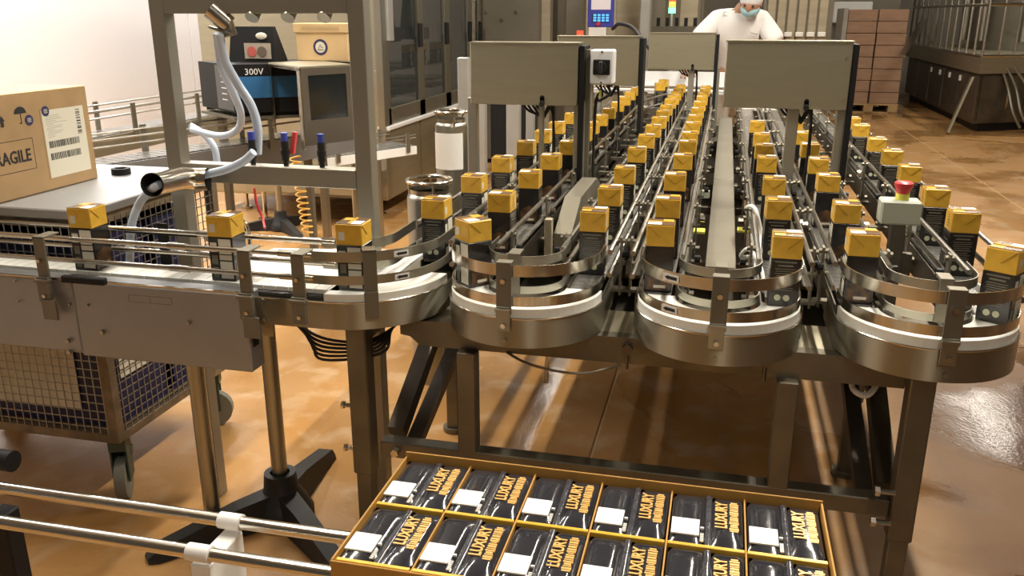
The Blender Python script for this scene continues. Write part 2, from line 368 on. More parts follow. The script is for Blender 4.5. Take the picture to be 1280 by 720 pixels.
# front turns
def turn(cx, cy, r_in, nm, first, br=None, arrows=False):
    R = .215; L = .215
    path = [(cx-R, cy+L)]+arc(cx, cy, R, 180, 360, 32)+[(cx+R, cy+L)]
    z0 = BOT-.01
    P('band_rim', MB().tube([(p[0], p[1], .870) for p in path], .0028, 6), M_['bright'], conv)
    d = P('turn_band', MB().strip(path, z0, .870, .003), M_['band'], conv)
    P('turn_floor', MB().prism([(p[0], p[1]) for p in path], z0+.005, z0+.012), M_['darksteel'], conv)
    # curved belt : ring wall + top
    mb = MB(); N = 30
    ro, ri = .160+.053, .160-.048
    outer = arc(cx, cy, ro-.002, 180, 360, N); inner = arc(cx, cy, ri, 180, 360, N)
    vs = [Vector((p[0], p[1], BELT)) for p in outer]+[Vector((p[0], p[1], BELT)) for p in inner]
    vs += [Vector((p[0], p[1], BELT-.045)) for p in outer]+[Vector((p[0], p[1], BELT-.045)) for p in inner]
    n = N+1; fs = []
    for i in range(N): fs += [(i, i+1, n+i+1, n+i), (2*n+i, 2*n+i+1, i+1, i), (n+i, n+i+1, 3*n+i+1, 3*n+i), (3*n+i, 3*n+i+1, 2*n+i+1, 2*n+i)]
    mb.add(vs, fs, 0, False); P('curved_belt', mb, M_['belt_white'], conv)
    # guide ring outside and inside
    for (zz0, zz1) in ((.982, 1.012), (.902, .928)):
        po = [(cx-.208, cy+.06)]+arc(cx, cy, .208, 180, 360, 32)+[(cx+.208, cy+.06)]
        P('guide_strip', MB().strip(po, zz0, zz1, .003), M_['bright'], conv)
        pi_ = [(cx-.105, cy+.10)]+arc(cx, cy, .105, 180, 360, 24)+[(cx+.105, cy+.10)]
        P('guide_strip', MB().strip(pi_, zz0+.002, zz1-.004, .003), M_['steel'], conv)
    # nose bracket
    bx = cx-.0+br; by = cy-math.sqrt(max(.0, R*R-br*br))-.004
    mb = MB().bbox(bx-.020, bx+.020, by-.006, by-.001, .885, 1.02, .001)
    mb.bbox(bx-.020, bx+.020, by-.006, by+.024, 1.018, 1.023, .001)
    b_ = P('nose_bracket', mb, M_['frame2'], conv)
    P('lower_bracket', MB().bbox(bx-.020, bx+.017, by-.009, by-.003, .838, .905, .001).bbox(bx-.022, bx+.019, by-.016, by-.002, .893, .901, .001), M_['steel'], b_)
    for z in (.975, .855): P('bolt', MB().cyl((bx, by-.018, z), (bx, by-.006, z), .007, 6), M_['bright'], b_)
    ib = MB().bbox(cx+br-.016, cx+br+.016, cy-.115, cy-.108, .905, 1.015, .001).bbox(cx+br-.016, cx+br+.016, cy-.115, cy-.06, 1.013, 1.017, .001)
    P('inner_bracket', ib, M_['frame2'], conv)
    P('bolt', MB().cyl((cx+br, cy-R-.008, z0+.02), (cx+br, cy-R, z0+.02), .006, 6), M_['steel'], conv)
    if arrows:
        for zz in (.997, .915):
            a = math.radians(236); px_, py_ = cx+.2105*math.cos(a), cy+.2105*math.sin(a)
            M = Matrix.Translation((px_, py_, zz)) @ Matrix.Rotation(a+math.pi/2, 4, 'Z') @ Matrix.Rotation(math.pi/2, 4, 'X')
            mb = MB().box(-.024, .024, -.009, .009, -.0003, .0006, 0, M)
            st = P('arrow_sticker', mb, M_['white'], conv, 'white sticker with a black arrow pointing left')
            ar = MB().box(-.010, .018, -.004, .004, .0006, .0012, 0, M)
            ar.add([M @ Vector(p) for p in ((-.008, -.006, .0012), (-.008, .006, .0012), (-.019, 0, .0012))], [(0, 1, 2)], 0)
            P('arrow_print', ar, M_['ink'], st)
turn((A0+A1)/2, YC, .16, 'left', A0, -.012)
turn((B0+B1)/2, YC, .16, 'middle', B0, .003, True)
turn((C0+C1)/2, YCc, .16, 'right', C0, .012)
# far turns
for cx, r in (((A1+B0)/2, .0975), ((B1+C0)/2, .096), ((E0+A0)/2, .0875)):
    P('turn_band', MB().strip([(cx+r+.055, YF)]+arc(cx, YF, r+.055, 0, 180, 20)+[(cx-r-.055, YF)], BOT, TOPB, .003), M_['band'], conv)
    P('curved_belt', MB().prism(arc(cx, YF, r+.045, 0, 180, 20), BELT-.012, BELT), M_['belt_white'], conv)
    P('guide_strip', MB().strip([(cx+r+.05, YF)]+arc(cx, YF, r+.05, 0, 180, 20)+[(cx-r-.05, YF)], .98, 1.01, .003), M_['bright'], conv)
# central channel between lanes four and five
P('centre_channel', MB().bbox(-.018, .072, 2.56, 4.05, .86, .90, .002), M_['frame2'], conv)
P('centre_channel', MB().bbox(-.018, .072, 4.06, 6.6, .86, .90, .002), M_['frame2'], conv)
for y in (2.75, 3.6, 4.6, 5.6): P('cross_tie', MB().box(-.09, .135, y, y+.03, .83, .858), M_['darksteel'], conv)
# under trays (dark clutter between lanes)
for x in ((E0+A0)/2, (A0+A1)/2, (A1+B0)/2, (C0+B1)/2, (C0+C1)/2):
    P('cable_tray', MB().box(x-.035, x+.035, 2.75, 7.2, .79, .80).box(x-.035, x-.032, 2.75, 7.2, .8, .83), M_['darksteel'], conv)
    for k in range(9):
        y = 2.95+k*.48
        P('cross_tie', MB().box(x-.10, x+.10, y, y+.035, .835, .85), M_['frame'], conv)
# drive housing between lanes two and three
P('drive_cover', MB().ext([(2.85, .83), (3.55, .83), (3.55, .95), (3.45, .99), (3.05, .99), (2.85, .9)], 'X', -.535, -.475), M_['frame2'], conv)
P('drive_post', MB().bbox(-.56, -.535, 2.8, 2.83, .78, .96, .002), M_['yellow'] if False else M_['beige'], conv)
# supporting frame
def leg(x, y, z1, w=.06, foot=True):
    l = P('leg', MB().bbox(x-w/2, x+w/2, y-w/2, y+w/2, .30, z1, .004), M_['frame'], conv)
    P('leg_foot', MB().bbox(x-w/2+.006, x+w/2-.006, y-w/2+.006, y+w/2-.006, .02, .31, .003).cyl((x, y, 0), (x, y, .02), .045, 14), M_['frame'], l)
    return l
for y in (2.17, 3.05, 4.6, 6.2, 7.2):
    leg(-.975, y, .79); leg(.53, y, .77)
P('front_beam', MB().ext([(-.83, .735), (-.80, .71), (.50, .71), (.50, .785), (-.86, .785), (-.86, .74)], 'Y', 2.20, 2.24), M_['frame'], conv)
P('beam_shelf', MB().box(-.86, .56, 2.24, 2.42, .777, .785), M_['steelh'], conv)
for y in (3.05, 4.6, 6.2, 7.2): P('cross_beam', MB().bbox(-.92, .50, y-.03, y+.03, .70, .775, .003), M_['frame'], conv)
P('lower_rail', MB().bbox(-.925, .50, 2.165, 2.215, .355, .405, .003), M_['frame'], conv)
P('middle_beam', MB().bbox(-.92, .50, 2.72, 2.77, .60, .66, .003), M_['frame'], conv)
for x in (-.985, .53): P('long_beam', MB().bbox(x-.028, x+.028, 2.2, 7.2, .71, .77, .003), M_['frame'], conv)
P('shadow_conduit', MB().bbox(-1.105, -1.065, 2.75, 7.2, .69, .72, .003), M_['frame'], conv)  # conduit added to cast one more shadow bar on the floor
for y in (3.05, 4.6, 6.2): P('conduit_arm', MB().box(-1.10, -.95, y-.02, y+.02, .67, .69), M_['frame'], conv)
for x in (-.655, .215): P('upright', MB().bbox(x-.027, x+.027, 2.165, 2.215, .40, .712, .003), M_['frame'], conv)
for x in (-.90, .50):
    P('diagonal_brace', MB().bar((x, 2.24, .40), (x, 2.80, .70), .05, .05), M_['darksteel'], conv)
    P('diagonal_brace', MB().bar((x+.05*(1 if x < 0 else -1), 2.24, .36), (x+.05*(1 if x < 0 else -1), 2.95, .60), .045, .035), M_['darksteel'], conv)
for x, z in ((-1.005, .52), (-1.005, .38)):
    P('lock_screw', MB().cyl((x-.020, 2.15, z), (x+.01, 2.15, z), .007, 8).cyl((x-.028, 2.15, z), (x-.020, 2.15, z), .012, 6), M_['bright'], conv)
for z in (.45, .36): P('lock_screw', MB().cyl((.46, 2.13, z), (.50, 2.13, z), .007, 8).cyl((.45, 2.13, z), (.462, 2.13, z), .014, 6), M_['bright'], conv)
P('lock_screw', MB().cyl((-.87, 2.135, .385), (-.87, 2.165, .385), .012, 6), M_['bright'], conv)
for x in (-.205, .155): P('eye_bolt', MB().cyl((x, 2.19, .70), (x, 2.19, .775), .005, 6).cyl((x, 2.185, .755), (x, 2.198, .755), .015, 10), M_['darksteel'], conv)
P('eye_bolt', MB().cyl((-.585, 2.19, .765), (-.585, 2.2, .765), .01, 8), M_['bright'], conv)
P('drip_tray', MB().bbox(-.87, .135, 2.47, 7.2, .690, .700, .002), M_['darksteel'], conv); P('drip_tray', MB().bbox(.185, .50, 2.47, 7.2, .690, .700, .002), M_['darksteel'], conv)
P('drain_tray', MB().box(-.35, .48, 2.50, 2.95, .60, .606).box(-.35, .48, 2.5, 2.504, .6, .64), M_['darksteel'], conv)
P('drain_pipe', MB().cyl((-.48, 2.45, .52), (-.475, 2.45, .63), .009, 8, .004), M_['bright'], conv)
P('loose_cable', MB().tube(bez([(-.585, 2.23, .72), (-.47, 2.16, .70), (-.33, 2.15, .69), (-.22, 2.2, .705)], 6), .004, 6), M_['greycab'], conv)
P('loose_hose', MB().tube(bez([(.40, 2.3, .74), (.385, 2.26, .68), (.42, 2.24, .665), (.45, 2.27, .70), (.46, 2.35, .76)], 6), .008, 8), M_['white'], conv)
P('loose_hose', MB().tube(bez([(.12, 3.1, .93), (.10, 2.95, 1.0), (.125, 2.85, 1.02), (.15, 2.82, .93), (.13, 2.7, .88)], 6), .006, 8), M_['white'], conv)
P('loose_hose', MB().tube(bez([(.13, 2.7, .90), (.085, 2.62, .92), (.105, 2.56, .96), (.14, 2.5, .92), (.15, 2.42, .87)], 6), .006, 8), M_['white'], conv)
for x, y in ((-.05, 3.0), (.10, 3.05)): P('sensor_tab', MB().bbox(x-.02, x+.02, y, y+.05, .89, .90, .002), M_['yellow'], conv)
P('sensor_cap', MB().cyl((-.05, 3.75, .87), (-.05, 3.75, .90), .022, 14), M_['grey'], conv)

# ================================================================== STRAIGHT OUTLET CONVEYOR (left)
out = T('outlet_conveyor', 'straight steel conveyor running left from the rounded corner, with tubular guide rails', 'conveyor', (-1.8, 2.12, 0))
YL = 2.135; CX, CY = -.835-.0, 0
cc = (-1.02, 2.32)   # corner centre
Rm = .185
Ro = Rm+.085
path = [(-1.26, cc[1]-Ro), (cc[0], cc[1]-Ro)]+arc(cc[0], cc[1], Ro, -90, 0, 22)[1:]+[(cc[0]+Ro, 2.5)]
P('corner_band', MB().strip(path, .795, .872, .003), M_['band'], out); P('band_rim', MB().tube([(p[0], p[1], .872) for p in path], .0028, 6), M_['bright'], out)
inner_r = Rm-.048; outer_r = Rm+.082
def ring(r0, r1, a0, a1, z0, z1, N=20):
    o_ = arc(cc[0], cc[1], r1, a0, a1, N); i_ = arc(cc[0], cc[1], r0, a0, a1, N); n = N+1
    vs = [Vector((p[0], p[1], z1)) for p in o_+i_]+[Vector((p[0], p[1], z0)) for p in o_+i_]
    fs = []
    for i in range(N): fs += [(i, i+1, n+i+1, n+i), (2*n+i, 2*n+i+1, i+1, i), (n+i, n+i+1, 3*n+i+1, 3*n+i), (2*n+i, 3*n+i, 3*n+i+1, 2*n+i+1)]
    return MB().add(vs, fs)
P('curved_belt', ring(inner_r, outer_r, -90, 0, BELT-.04, BELT), M_['belt_white'], out)
P('corner_floor', MB().prism([(cc[0], 2.5), (cc[0], cc[1]-Ro+.004)]+[(p[0], p[1]) for p in arc(cc[0], cc[1], Ro-.004, -90, 0, 16)], .80, .806), M_['darksteel'], out)
mb = MB(); x = -3.2
while x < cc[0]-.005: mb.box(x, x+.0355, YL-.045, YL+.045, BELT-.012, BELT); x += .0381
P('belt_plates', mb, M_['belt_white'], out, stuff=True)
P('side_plate', MB().box(-1.26, cc[0], YL+.055, YL+.059, .80, TOPB), M_['steelh'], out)
P('side_plate', MB().box(-3.2, -1.26, YL+.055, YL+.059, .70, TOPB), M_['steelh'], out)
P('belt_bed', MB().box(-3.2, cc[0], YL-.05, YL+.05, .81, .86), M_['darksteel'], out)
# big box-like side panels in front
yp = 2.0
a = atY(300, 373, yp); b = atY(300, 468, yp)
P('side_panel', MB().bbox(-1.775, -1.225, yp, 2.07, .665, .893, .003), M_['side'], out)
P('side_panel', MB().bbox(-3.2, -1.78, yp+.004, 2.07, .672, .893, .003), M_['side'], out, 'bluish grey panel further left')
P('slot', MB().bbox(-1.227, -1.223, 2.015, 2.045, .735, .775, .001), M_['black'], out)
P('top_rim', MB().box(-3.2, -1.23, yp+.002, yp+.01, .893, .898), M_['bright'], out)
for px_, py_ in ((86, 426), (88, 440), (129, 415), (236, 403), (88, 380), (111, 381), (24, 376), (20, 351)):
    q = atY(px_, py_, yp); P('bolt', MB().cyl((q.x, yp-.008, q.z), (q.x, yp, q.z), .007 if py_ > 390 else .0035, 6), M_['steel'], out)
q0 = atY(160, 368, yp); q1 = atY(215, 381, yp)
mb = MB()
for za, zb in ((q0.z, q0.z-.001), (q1.z+.0, q1.z-.001)): mb.box(q0.x, q1.x, yp-.0006, yp, zb, za)
for xx in (q0.x, (q0.x+q1.x)/2, q1.x): mb.box(xx, xx+.001, yp-.0006, yp, q1.z, q0.z)
P('stamped_plate', mb, M_['frame'], out)
# clamp handle (black) and clamps
q = atY(105, 350, 1.985); P('clamp_handle', MB().bbox(q.x-.07, q.x+.07, 1.975, 1.995, q.z-.010, q.z+.010, .003), M_['black'], out)
def out_bracket(px_, big=False):
    x = atY(px_, 340, 1.995).x
    mb = MB().bbox(x-.018, x+.018, 1.985, 1.992, .885, 1.022, .001).bbox(x-.018, x+.018, 1.985, 2.05, 1.018, 1.023, .001)
    b_ = P('rail_bracket', mb, M_['frame2'], out)
    P('lower_bracket', MB().bbox(x-.022, x+.018, 1.978, 1.99, .83, .905, .001).bbox(x-.024, x+.020, 1.970, 1.992, .890, .90, .001), M_['frame2'], b_)
    for z in (.85, .955): P('bolt', MB().cyl((x, 1.972, z), (x, 1.985, z), .006, 6), M_['bright'], b_)
    if big: P('clamp_plate', MB().bbox(x-.012, x+.035, 1.972, 1.98, .78, .84, .001), M_['frame2'], b_)
for i, px_ in enumerate((57, 308, 374)): out_bracket(px_, i < 2)
a_ = math.radians(-62); bx, by = cc[0]+(Ro+.004)*math.cos(a_), cc[1]+(Ro+.004)*math.sin(a_)
Mx = Matrix.Translation((bx, by, 0)) @ Matrix.Rotation(a_+math.pi/2, 4, 'Z')
b_ = P('rail_bracket', MB().box(-.018, .018, -.006, 0, .885, 1.02, 0, Mx).box(-.018, .018, -.006, .04, 1.016, 1.021, 0, Mx), M_['frame2'], out)
P('lower_bracket', MB().box(-.02, .018, -.012, -.006, .83, .905, 0, Mx), M_['frame2'], b_)
for px_ in (310, 345):
    q = atY(px_, 415, 2.04)
for x in (-1.245, -1.20):
    for z in (.865, .81): P('bolt', MB().cyl((x, cc[1]-Ro-.008, z), (x, cc[1]-Ro, z), .006, 6), M_['steel'], out)
# guide rails of the outlet
yF_, yB_ = 2.062, 2.208
for y, z in ((yF_, 1.0), (yF_, .935), (yB_, 1.0), (yB_, .935)):
    P('guide_rail', MB().cyl((-3.2, y, z), (-1.05, y, z), .0075, 10), M_['tube'], out)
    for x in (-1.46, -1.12): P('rail_sleeve', MB().cyl((x-.03, y, z), (x+.03, y, z), .0098, 10), M_['bright'], out)
for z0_, z1_ in ((.984, 1.012), (.920, .945)):
    P('guide_strip', MB().strip([(-1.09, cc[1]-Ro+.012), (cc[0], cc[1]-Ro+.012)]+arc(cc[0], cc[1], Ro-.012, -90, 0, 20)[1:]+[(cc[0]+Ro-.012, 2.48)], z0_, z1_, .003), M_['steel'], out)
    P('guide_strip', MB().strip([(-1.09, cc[1]-.115), (cc[0], cc[1]-.115)]+arc(cc[0], cc[1], .115, -90, 0, 16)[1:]+[(cc[0]+.115, 2.48)], z0_, z1_, .003), M_['steel'], out)
for zz, k in ((.998, 0), (.932, 1)):
    a_ = math.radians(-42); rr = Ro-.0095
    M = Matrix.Translation((cc[0]+rr*math.cos(a_), cc[1]+rr*math.sin(a_), zz)) @ Matrix.Rotation(a_+math.pi/2, 4, 'Z') @ Matrix.Rotation(math.pi/2, 4, 'X')
    st = P('arrow_sticker', MB().box(-.022, .022, -.008, .008, -.0003, .0006, 0, M), M_['white'], out, 'white sticker with a black arrow pointing left')
    ar = MB().box(-.009, .017, -.0035, .0035, .0006, .0012, 0, M); ar.add([M @ Vector(p) for p in ((-.007, -.0055, .0012), (-.007, .0055, .0012), (-.017, 0, .0012))], [(0, 1, 2)])
    P('arrow_print', ar, M_['ink'], st)
for px_ in (335,):
    x = -1.37; P('rail_bracket', MB().bbox(x-.018, x+.018, 2.222, 2.228, .86, 1.02, .001), M_['frame2'], out)
x = -1.62; P('rail_bracket', MB().bbox(x-.018, x+.018, 2.222, 2.228, .86, 1.02, .001), M_['black'], out)
P('chain_guard', MB().bbox(-1.75, -1.50, 2.215, 2.235, .985, 1.0, .002), M_['black'], out)
for x in (-1.62, -1.48): P('wing_nut', MB().cyl((x, 2.235, .98), (x, 2.26, .98), .012, 6), M_['bright'], out)
# white infill plate
P('infill_plate', MB().prism([(-1.50, 2.235), (-.955, 2.235), (-.915, 2.30), (-.915, 2.72), (-1.0, 2.60), (-1.42, 2.52)], .872, .878), M_['whiteplate'], out)
# supports
xA = -1.613; xB = -1.38
P('support_pole', MB().cyl((-1.525, 2.17, .02), (-1.525, 2.17, .665), .026, 18), M_['steel'], out)
P('pole_collar', MB().cyl((-1.525, 2.17, .655), (-1.525, 2.17, .668), .031, 18), M_['darksteel'], out)
pl = P('support_pole', MB().cyl((-1.345, 2.30, .06), (-1.345, 2.30, .80), .0255, 18), M_['steel'], out)
P('pole_collar', MB().cyl((-1.345, 2.30, .775), (-1.345, 2.30, .80), .030, 18), M_['steel'], pl)
def tripod(cx, cy, z, parent, angs, L, sc=1., matn='blackrub'):
    h = P('stand_hub', MB().lathe((cx, cy, z), [(.028*sc, .15*sc), (.045*sc, .15*sc), (.05*sc, .10*sc), (.075*sc, .06*sc), (.09*sc, .03*sc), (.09*sc, .005)], 20), M_[matn], parent)
    for a in angs:
        a = math.radians(a); d = Vector((math.cos(a), math.sin(a), 0)); n_ = Vector((-d.y, d.x, 0)); c = Vector((cx, cy, z))
        vs = []
        for t, w_, hh in ((.04, .042, .10), (.35, .036, .085), (.7, .034, .055), (.93, .034, .035), (1.0, .022, .015)):
            p = c+d*L*t
            vs += [p-n_*w_*sc+Vector((0, 0, .004)), p+n_*w_*sc+Vector((0, 0, .004)), p+n_*w_*.7*sc+Vector((0, 0, hh*sc)), p-n_*w_*.7*sc+Vector((0, 0, hh*sc))]
        fs = [(4*i+k, 4*i+(k+1) % 4, 4*i+4+(k+1) % 4, 4*i+4+k) for i in range(4) for k in range(4)]+[(3, 2, 1, 0), (16, 17, 18, 19)]
        P('stand_leg', MB().add(vs, fs), M_[matn], parent)
tripod(-1.345, 2.30, 0, out, (228, 322, 95), .44, 1.15)
# cable bundle
for k in range(6):
    dz = k*.020
    P('cable', MB().tube(bez([(-1.30+k*.02, 2.22, .80), (-1.20+k*.012, 2.20, .755-dz*.6), (-1.10, 2.18, .715-dz*.7), (-.98+k*.012, 2.2, .705-dz*.3), (-.90, 2.24, .74), (-.86+k*.004, 2.3+k*.004, .80)], 6), .0045, 6), M_['blackrub'], out)

# ================================================================== CARTONS
def carton_meshes():
    W = .0375; H = .188; G = .128
    body = MB().bbox(-W, W, -W, W, 0, G, .0015, 0)
    # text side (-Y)
    y = -W-.0004
    rows = [(.118, .030, .0035), (.108, .022, .004), (.100, .028, .002), (.094, .026, .002), (.088, .028, .002), (.082, .024, .002), (.075, .027, .003), (.068, .020, .002), (.062, .027, .002), (.056, .022, .002), (.050, .026, .002), (.044, .024, .002)]
    for z, w_, h_ in rows: body.add([(-w_+.002, y, z), (w_-.004, y, z), (w_-.004, y, z+h_), (-w_+.002, y, z+h_)], [(0, 1, 2, 3)], 1)
    for cx in (-.014, .008):
        pts = [(cx+.0085*math.cos(t*math.pi/5), y, .024+.0085*math.sin(t*math.pi/5)) for t in range(10)]
        body.add(pts, [tuple(range(10))], 4)
    # picture side (+Y)
    y = W+.0004
    body.add([(-W*.8, y, .006), (W*.8, y, .006), (W*.8, y, .05), (0, y, .066), (-W*.8, y, .055)], [(4, 3, 2, 1, 0)], 3)
    body.add([(-.02, y+.0003, .012), (.012, y+.0003, .012), (.012, y+.0003, .02), (-.02, y+.0003, .02)], [(3, 2, 1, 0)], 2)
    # white information side (+X)
    x = W+.0004
    for (a, b, z0, z1, m) in ((-.006, .032, .080, .123, 2), (-.006, .032, .062, .077, 2), (-.032, -.012, .085, .112, 2), (-.006, .032, .008, .058, 2), (-.030, -.012, .05, .075, 1), (-.030, -.012, .01, .04, 1)):
        body.add([(x, a, z0), (x, b, z0), (x, b, z1), (x, a, z1)], [(0, 1, 2, 3)], m)
    # dark side (-X)
    x = -W-.0004
    for z in (.1, .09, .08, .03): body.add([(x, -.02, z), (x, .02, z), (x, .02, z+.003), (x, -.02, z+.003)], [(3, 2, 1, 0)], 1)
    m_body = mesh_of('carton', body, [M_['cblack'], M_['ctext'], M_['cwhite'], M_['cpic'], M_['seal']])
    top = MB().bbox(-W, W, -W, W, G, H-.001, .0018, 0)
    x = W+.0004; top.add([(x, -.03, .142), (x, -.012, .142), (x, -.012, .165), (x, -.03, .165)], [(0, 1, 2, 3)], 2)
    x = -W-.0004
    for q in ((-.006, .006, .165, .168), (-.01, .01, .156, .159), (-.012, .012, .148, .151), (-.01, .01, .140, .143)):
        top.add([(x, q[0], q[2]), (x, q[1], q[2]), (x, q[1], q[3]), (x, q[0], q[3])], [(3, 2, 1, 0)], 1)
    top.add([(x, -.004, .170), (x, .004, .170), (x, 0, .177)], [(2, 1, 0)], 1)
    m_top = mesh_of('top_section', top, [M_['gold'], M_['crease'], M_['cwhite']])
    lid = MB().bbox(-W+.001, W-.001, -W+.001, W-.001, H-.001, H+.0004, .0004, 0)
    lid.box(-W+.002, W-.002, -.003, .003, H, H+.0022, 1)
    lid.box(-.002, W-.003, .005, W-.003, H, H+.0008, 2); lid.box(-W+.004, -.006, -W+.006, -.008, H, H+.0007, 1)  # white lid patch: pull tab, enlarged and whitened to paint in glare
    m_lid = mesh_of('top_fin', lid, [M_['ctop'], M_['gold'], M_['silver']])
    flaps = []
    for s in (-1, 1):
        y0 = s*W; y1 = s*(W+.0016)
        vs = [(-W+.003, y0, H-.003), (W-.003, y0, H-.003), (0, y0, H-.034), (-W+.003, y1-.0*s, H-.003), (W-.003, y1, H-.003), (0, y1, H-.034)]
        fb = MB().add(vs, [(3, 4, 5), (0, 3, 5, 2), (1, 2, 5, 4), (0, 1, 4, 3)], 0)
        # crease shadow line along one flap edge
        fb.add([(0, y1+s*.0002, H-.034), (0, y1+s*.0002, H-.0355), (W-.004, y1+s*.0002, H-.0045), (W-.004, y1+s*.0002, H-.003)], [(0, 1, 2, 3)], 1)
        flaps.append(mesh_of('folded_flap', fb, [M_['gold'], M_['crease']]))
    return m_body, m_top, m_lid, flaps
CM = carton_meshes()
def carton(x, y, rz, label, group, z=BELT):
    o = bpy.data.objects.new('drink_carton', CM[0]); C.objects.link(o); o.location = (x, y, z+.0005); o.rotation_euler = (0, 0, rz)
    o['label'] = label; o['category'] = 'carton'; o['group'] = group
    for nm, me in (('top_section', CM[1]), ('top_fin', CM[2]), ('folded_flap', CM[3][0]), ('folded_flap', CM[3][1])):
        c = bpy.data.objects.new(nm, me); C.objects.link(c); c.parent = o
    return o
ORD = ['first', 'second', 'third', 'fourth', 'fifth', 'sixth', 'seventh', 'eighth', 'ninth', 'tenth', 'eleventh', 'twelfth', 'thirteenth', 'fourteenth', 'fifteenth', 'sixteenth']
LN = {E0: ('leftmost lane', 'text', [2.49, 2.905, 3.325, 3.77, 4.16, 4.51, 4.95]),
      A0: ('second lane from the left', 'pic', [2.625, 3.03, 3.43, 3.83, 4.28, 4.55, 4.90, 5.26, 5.67, 6.07, 6.47, 6.85]),
      A1: ('third lane from the left', 'text', [2.44, 2.80, 3.195, 3.69, 4.11, 4.49, 4.86, 5.2, 5.53, 5.95, 6.22, 6.52, 6.84, 7.2]),
      B0: ('lane just left of the central channel', 'pic', [2.32, 2.67, 3.105, 3.555, 3.96, 4.27, 4.67, 5.02, 5.43, 5.84, 6.22, 6.50, 6.89, 7.15]),
      B1: ('lane just right of the central channel', 'text', [2.27, 2.725, 3.10, 3.57, 3.91, 4.29, 4.8]),
      C0: ('second lane from the right', 'pic', [2.34, 2.72, 3.21, 3.58, 4.0, 4.4, 4.85]),
      C1: ('rightmost lane', 'text', [None, 2.675, 3.03, 3.48, 3.87, 4.25, 4.77, 5.1, 5.5])}
for x, (nm, face, Y_) in LN.items():
    for k, y in enumerate(Y_):
        if y is None: continue
        jx = random.uniform(-.004, .004); jr = random.uniform(-.05, .05)
        sd = 'black text side facing the camera' if face == 'text' else 'plain dark picture side facing the camera'
        if x == A0: where = '%s behind the left turn carton' % ORD[k]
        else: where = '%s from the front' % ORD[k]
        carton(x+jx, y, jr+(0 if face == 'text' else math.pi), 'gold topped carton, %s, %s' % (nm, where), 'cartons on the %s' % nm)
carton(-.650, 2.245, math.pi+.84, 'gold topped black carton turning on the left rounded end with its white side showing', 'cartons on the rounded ends')
carton(.700, 2.255, -.60, 'gold topped black carton tilted outward on the right rounded end', 'cartons on the rounded ends')
for px_, w in ((68, 'far left beside the big cardboard box'), (276, 'below the steel pipe elbow'), (455, 'just before the rounded corner')):
    q = atZ(px_, 268, BELT+.19)
    carton(q.x, YL-.0, -math.pi/2+.03, 'gold topped carton on the straight left conveyor, %s' % w, 'cartons on the straight left conveyor')
carton(-.515, 7.35, .3, 'gold topped carton, nearer of the two at the bent far end of the rail', 'cartons at the far end')
carton(-.51, 7.75, -.2, 'gold topped carton, farther of the two at the bent far end of the rail', 'cartons at the far end')
P('transfer_plate', MB().box(-.62, -.40, 7.2, 7.95, .885, .894), M_['chain'], conv)

# ================================================================== FOREGROUND TRAY on tube rails
ZT = .56
rails = T('slide_rail_stand', 'two parallel polished steel tubes on brackets carrying the cardboard tray', 'rail stand', (-1.2, 1.4, 0))
for y in (1.463, 1.343): P('slide_tube', MB().cyl((-3.2, y, ZT), (.45, y, ZT), .0145, 16), M_['tube'], rails)
for xk in (-.985, .30, -2.4):
    P('bracket_plate', MB().bbox(xk-.022, xk+.022, 1.335, 1.47, .42, .535, .003), M_['white'], rails)
    for y in (1.463, 1.343): P('tube_clamp', MB().cyl((xk-.026, y, ZT), (xk+.026, y, ZT), .0185, 16), M_['white'], rails)
    P('stand_post', MB().bbox(xk-.02, xk+.02, 1.38, 1.42, .0, .43, .003), M_['whiteplate'], rails)
P('stand_post', MB().bbox(-1.62, -1.57, 1.44, 1.49, 0, .50, .004), M_['black'], rails)
q = atZ(8, 598, .55); P('clamp_knob', MB().cyl((q.x-.03, q.y, .60), (q.x+.03, q.y, .60), .026, 14), M_['black'], rails)
ZB = ZT+.0155; ZP = .655
x0, x1 = -.652, .258; yf, yb = 1.262, 1.675; wt = .004
tr = T('cardboard_tray', 'open brown cardboard tray of black packs on the steel tubes in the foreground', 'tray', ((x0+x1)/2, (yf+yb)/2, ZB))
P('tray_bottom', MB().box(x0, x1, yf, yb, ZB, ZB+.004), M_['card'], tr)
P('tray_wall', MB().bbox(x0, x1, yb-wt, yb, ZB+.004, ZP+.008, .001), M_['cardedge'], tr)
P('tray_wall', MB().bbox(x0, x1, yf, yf+wt, ZB+.004, ZP-.004, .001), M_['cardedge'], tr)
P('tray_wall', MB().bbox(x0, x0+wt, yf+wt, yb-wt, ZB+.004, ZP-.003, .001), M_['cardedge'], tr)
P('tray_wall', MB().bbox(x1-wt, x1, yf+wt, yb-wt, ZB+.004, ZP+.004, .001), M_['cardedge'], tr)
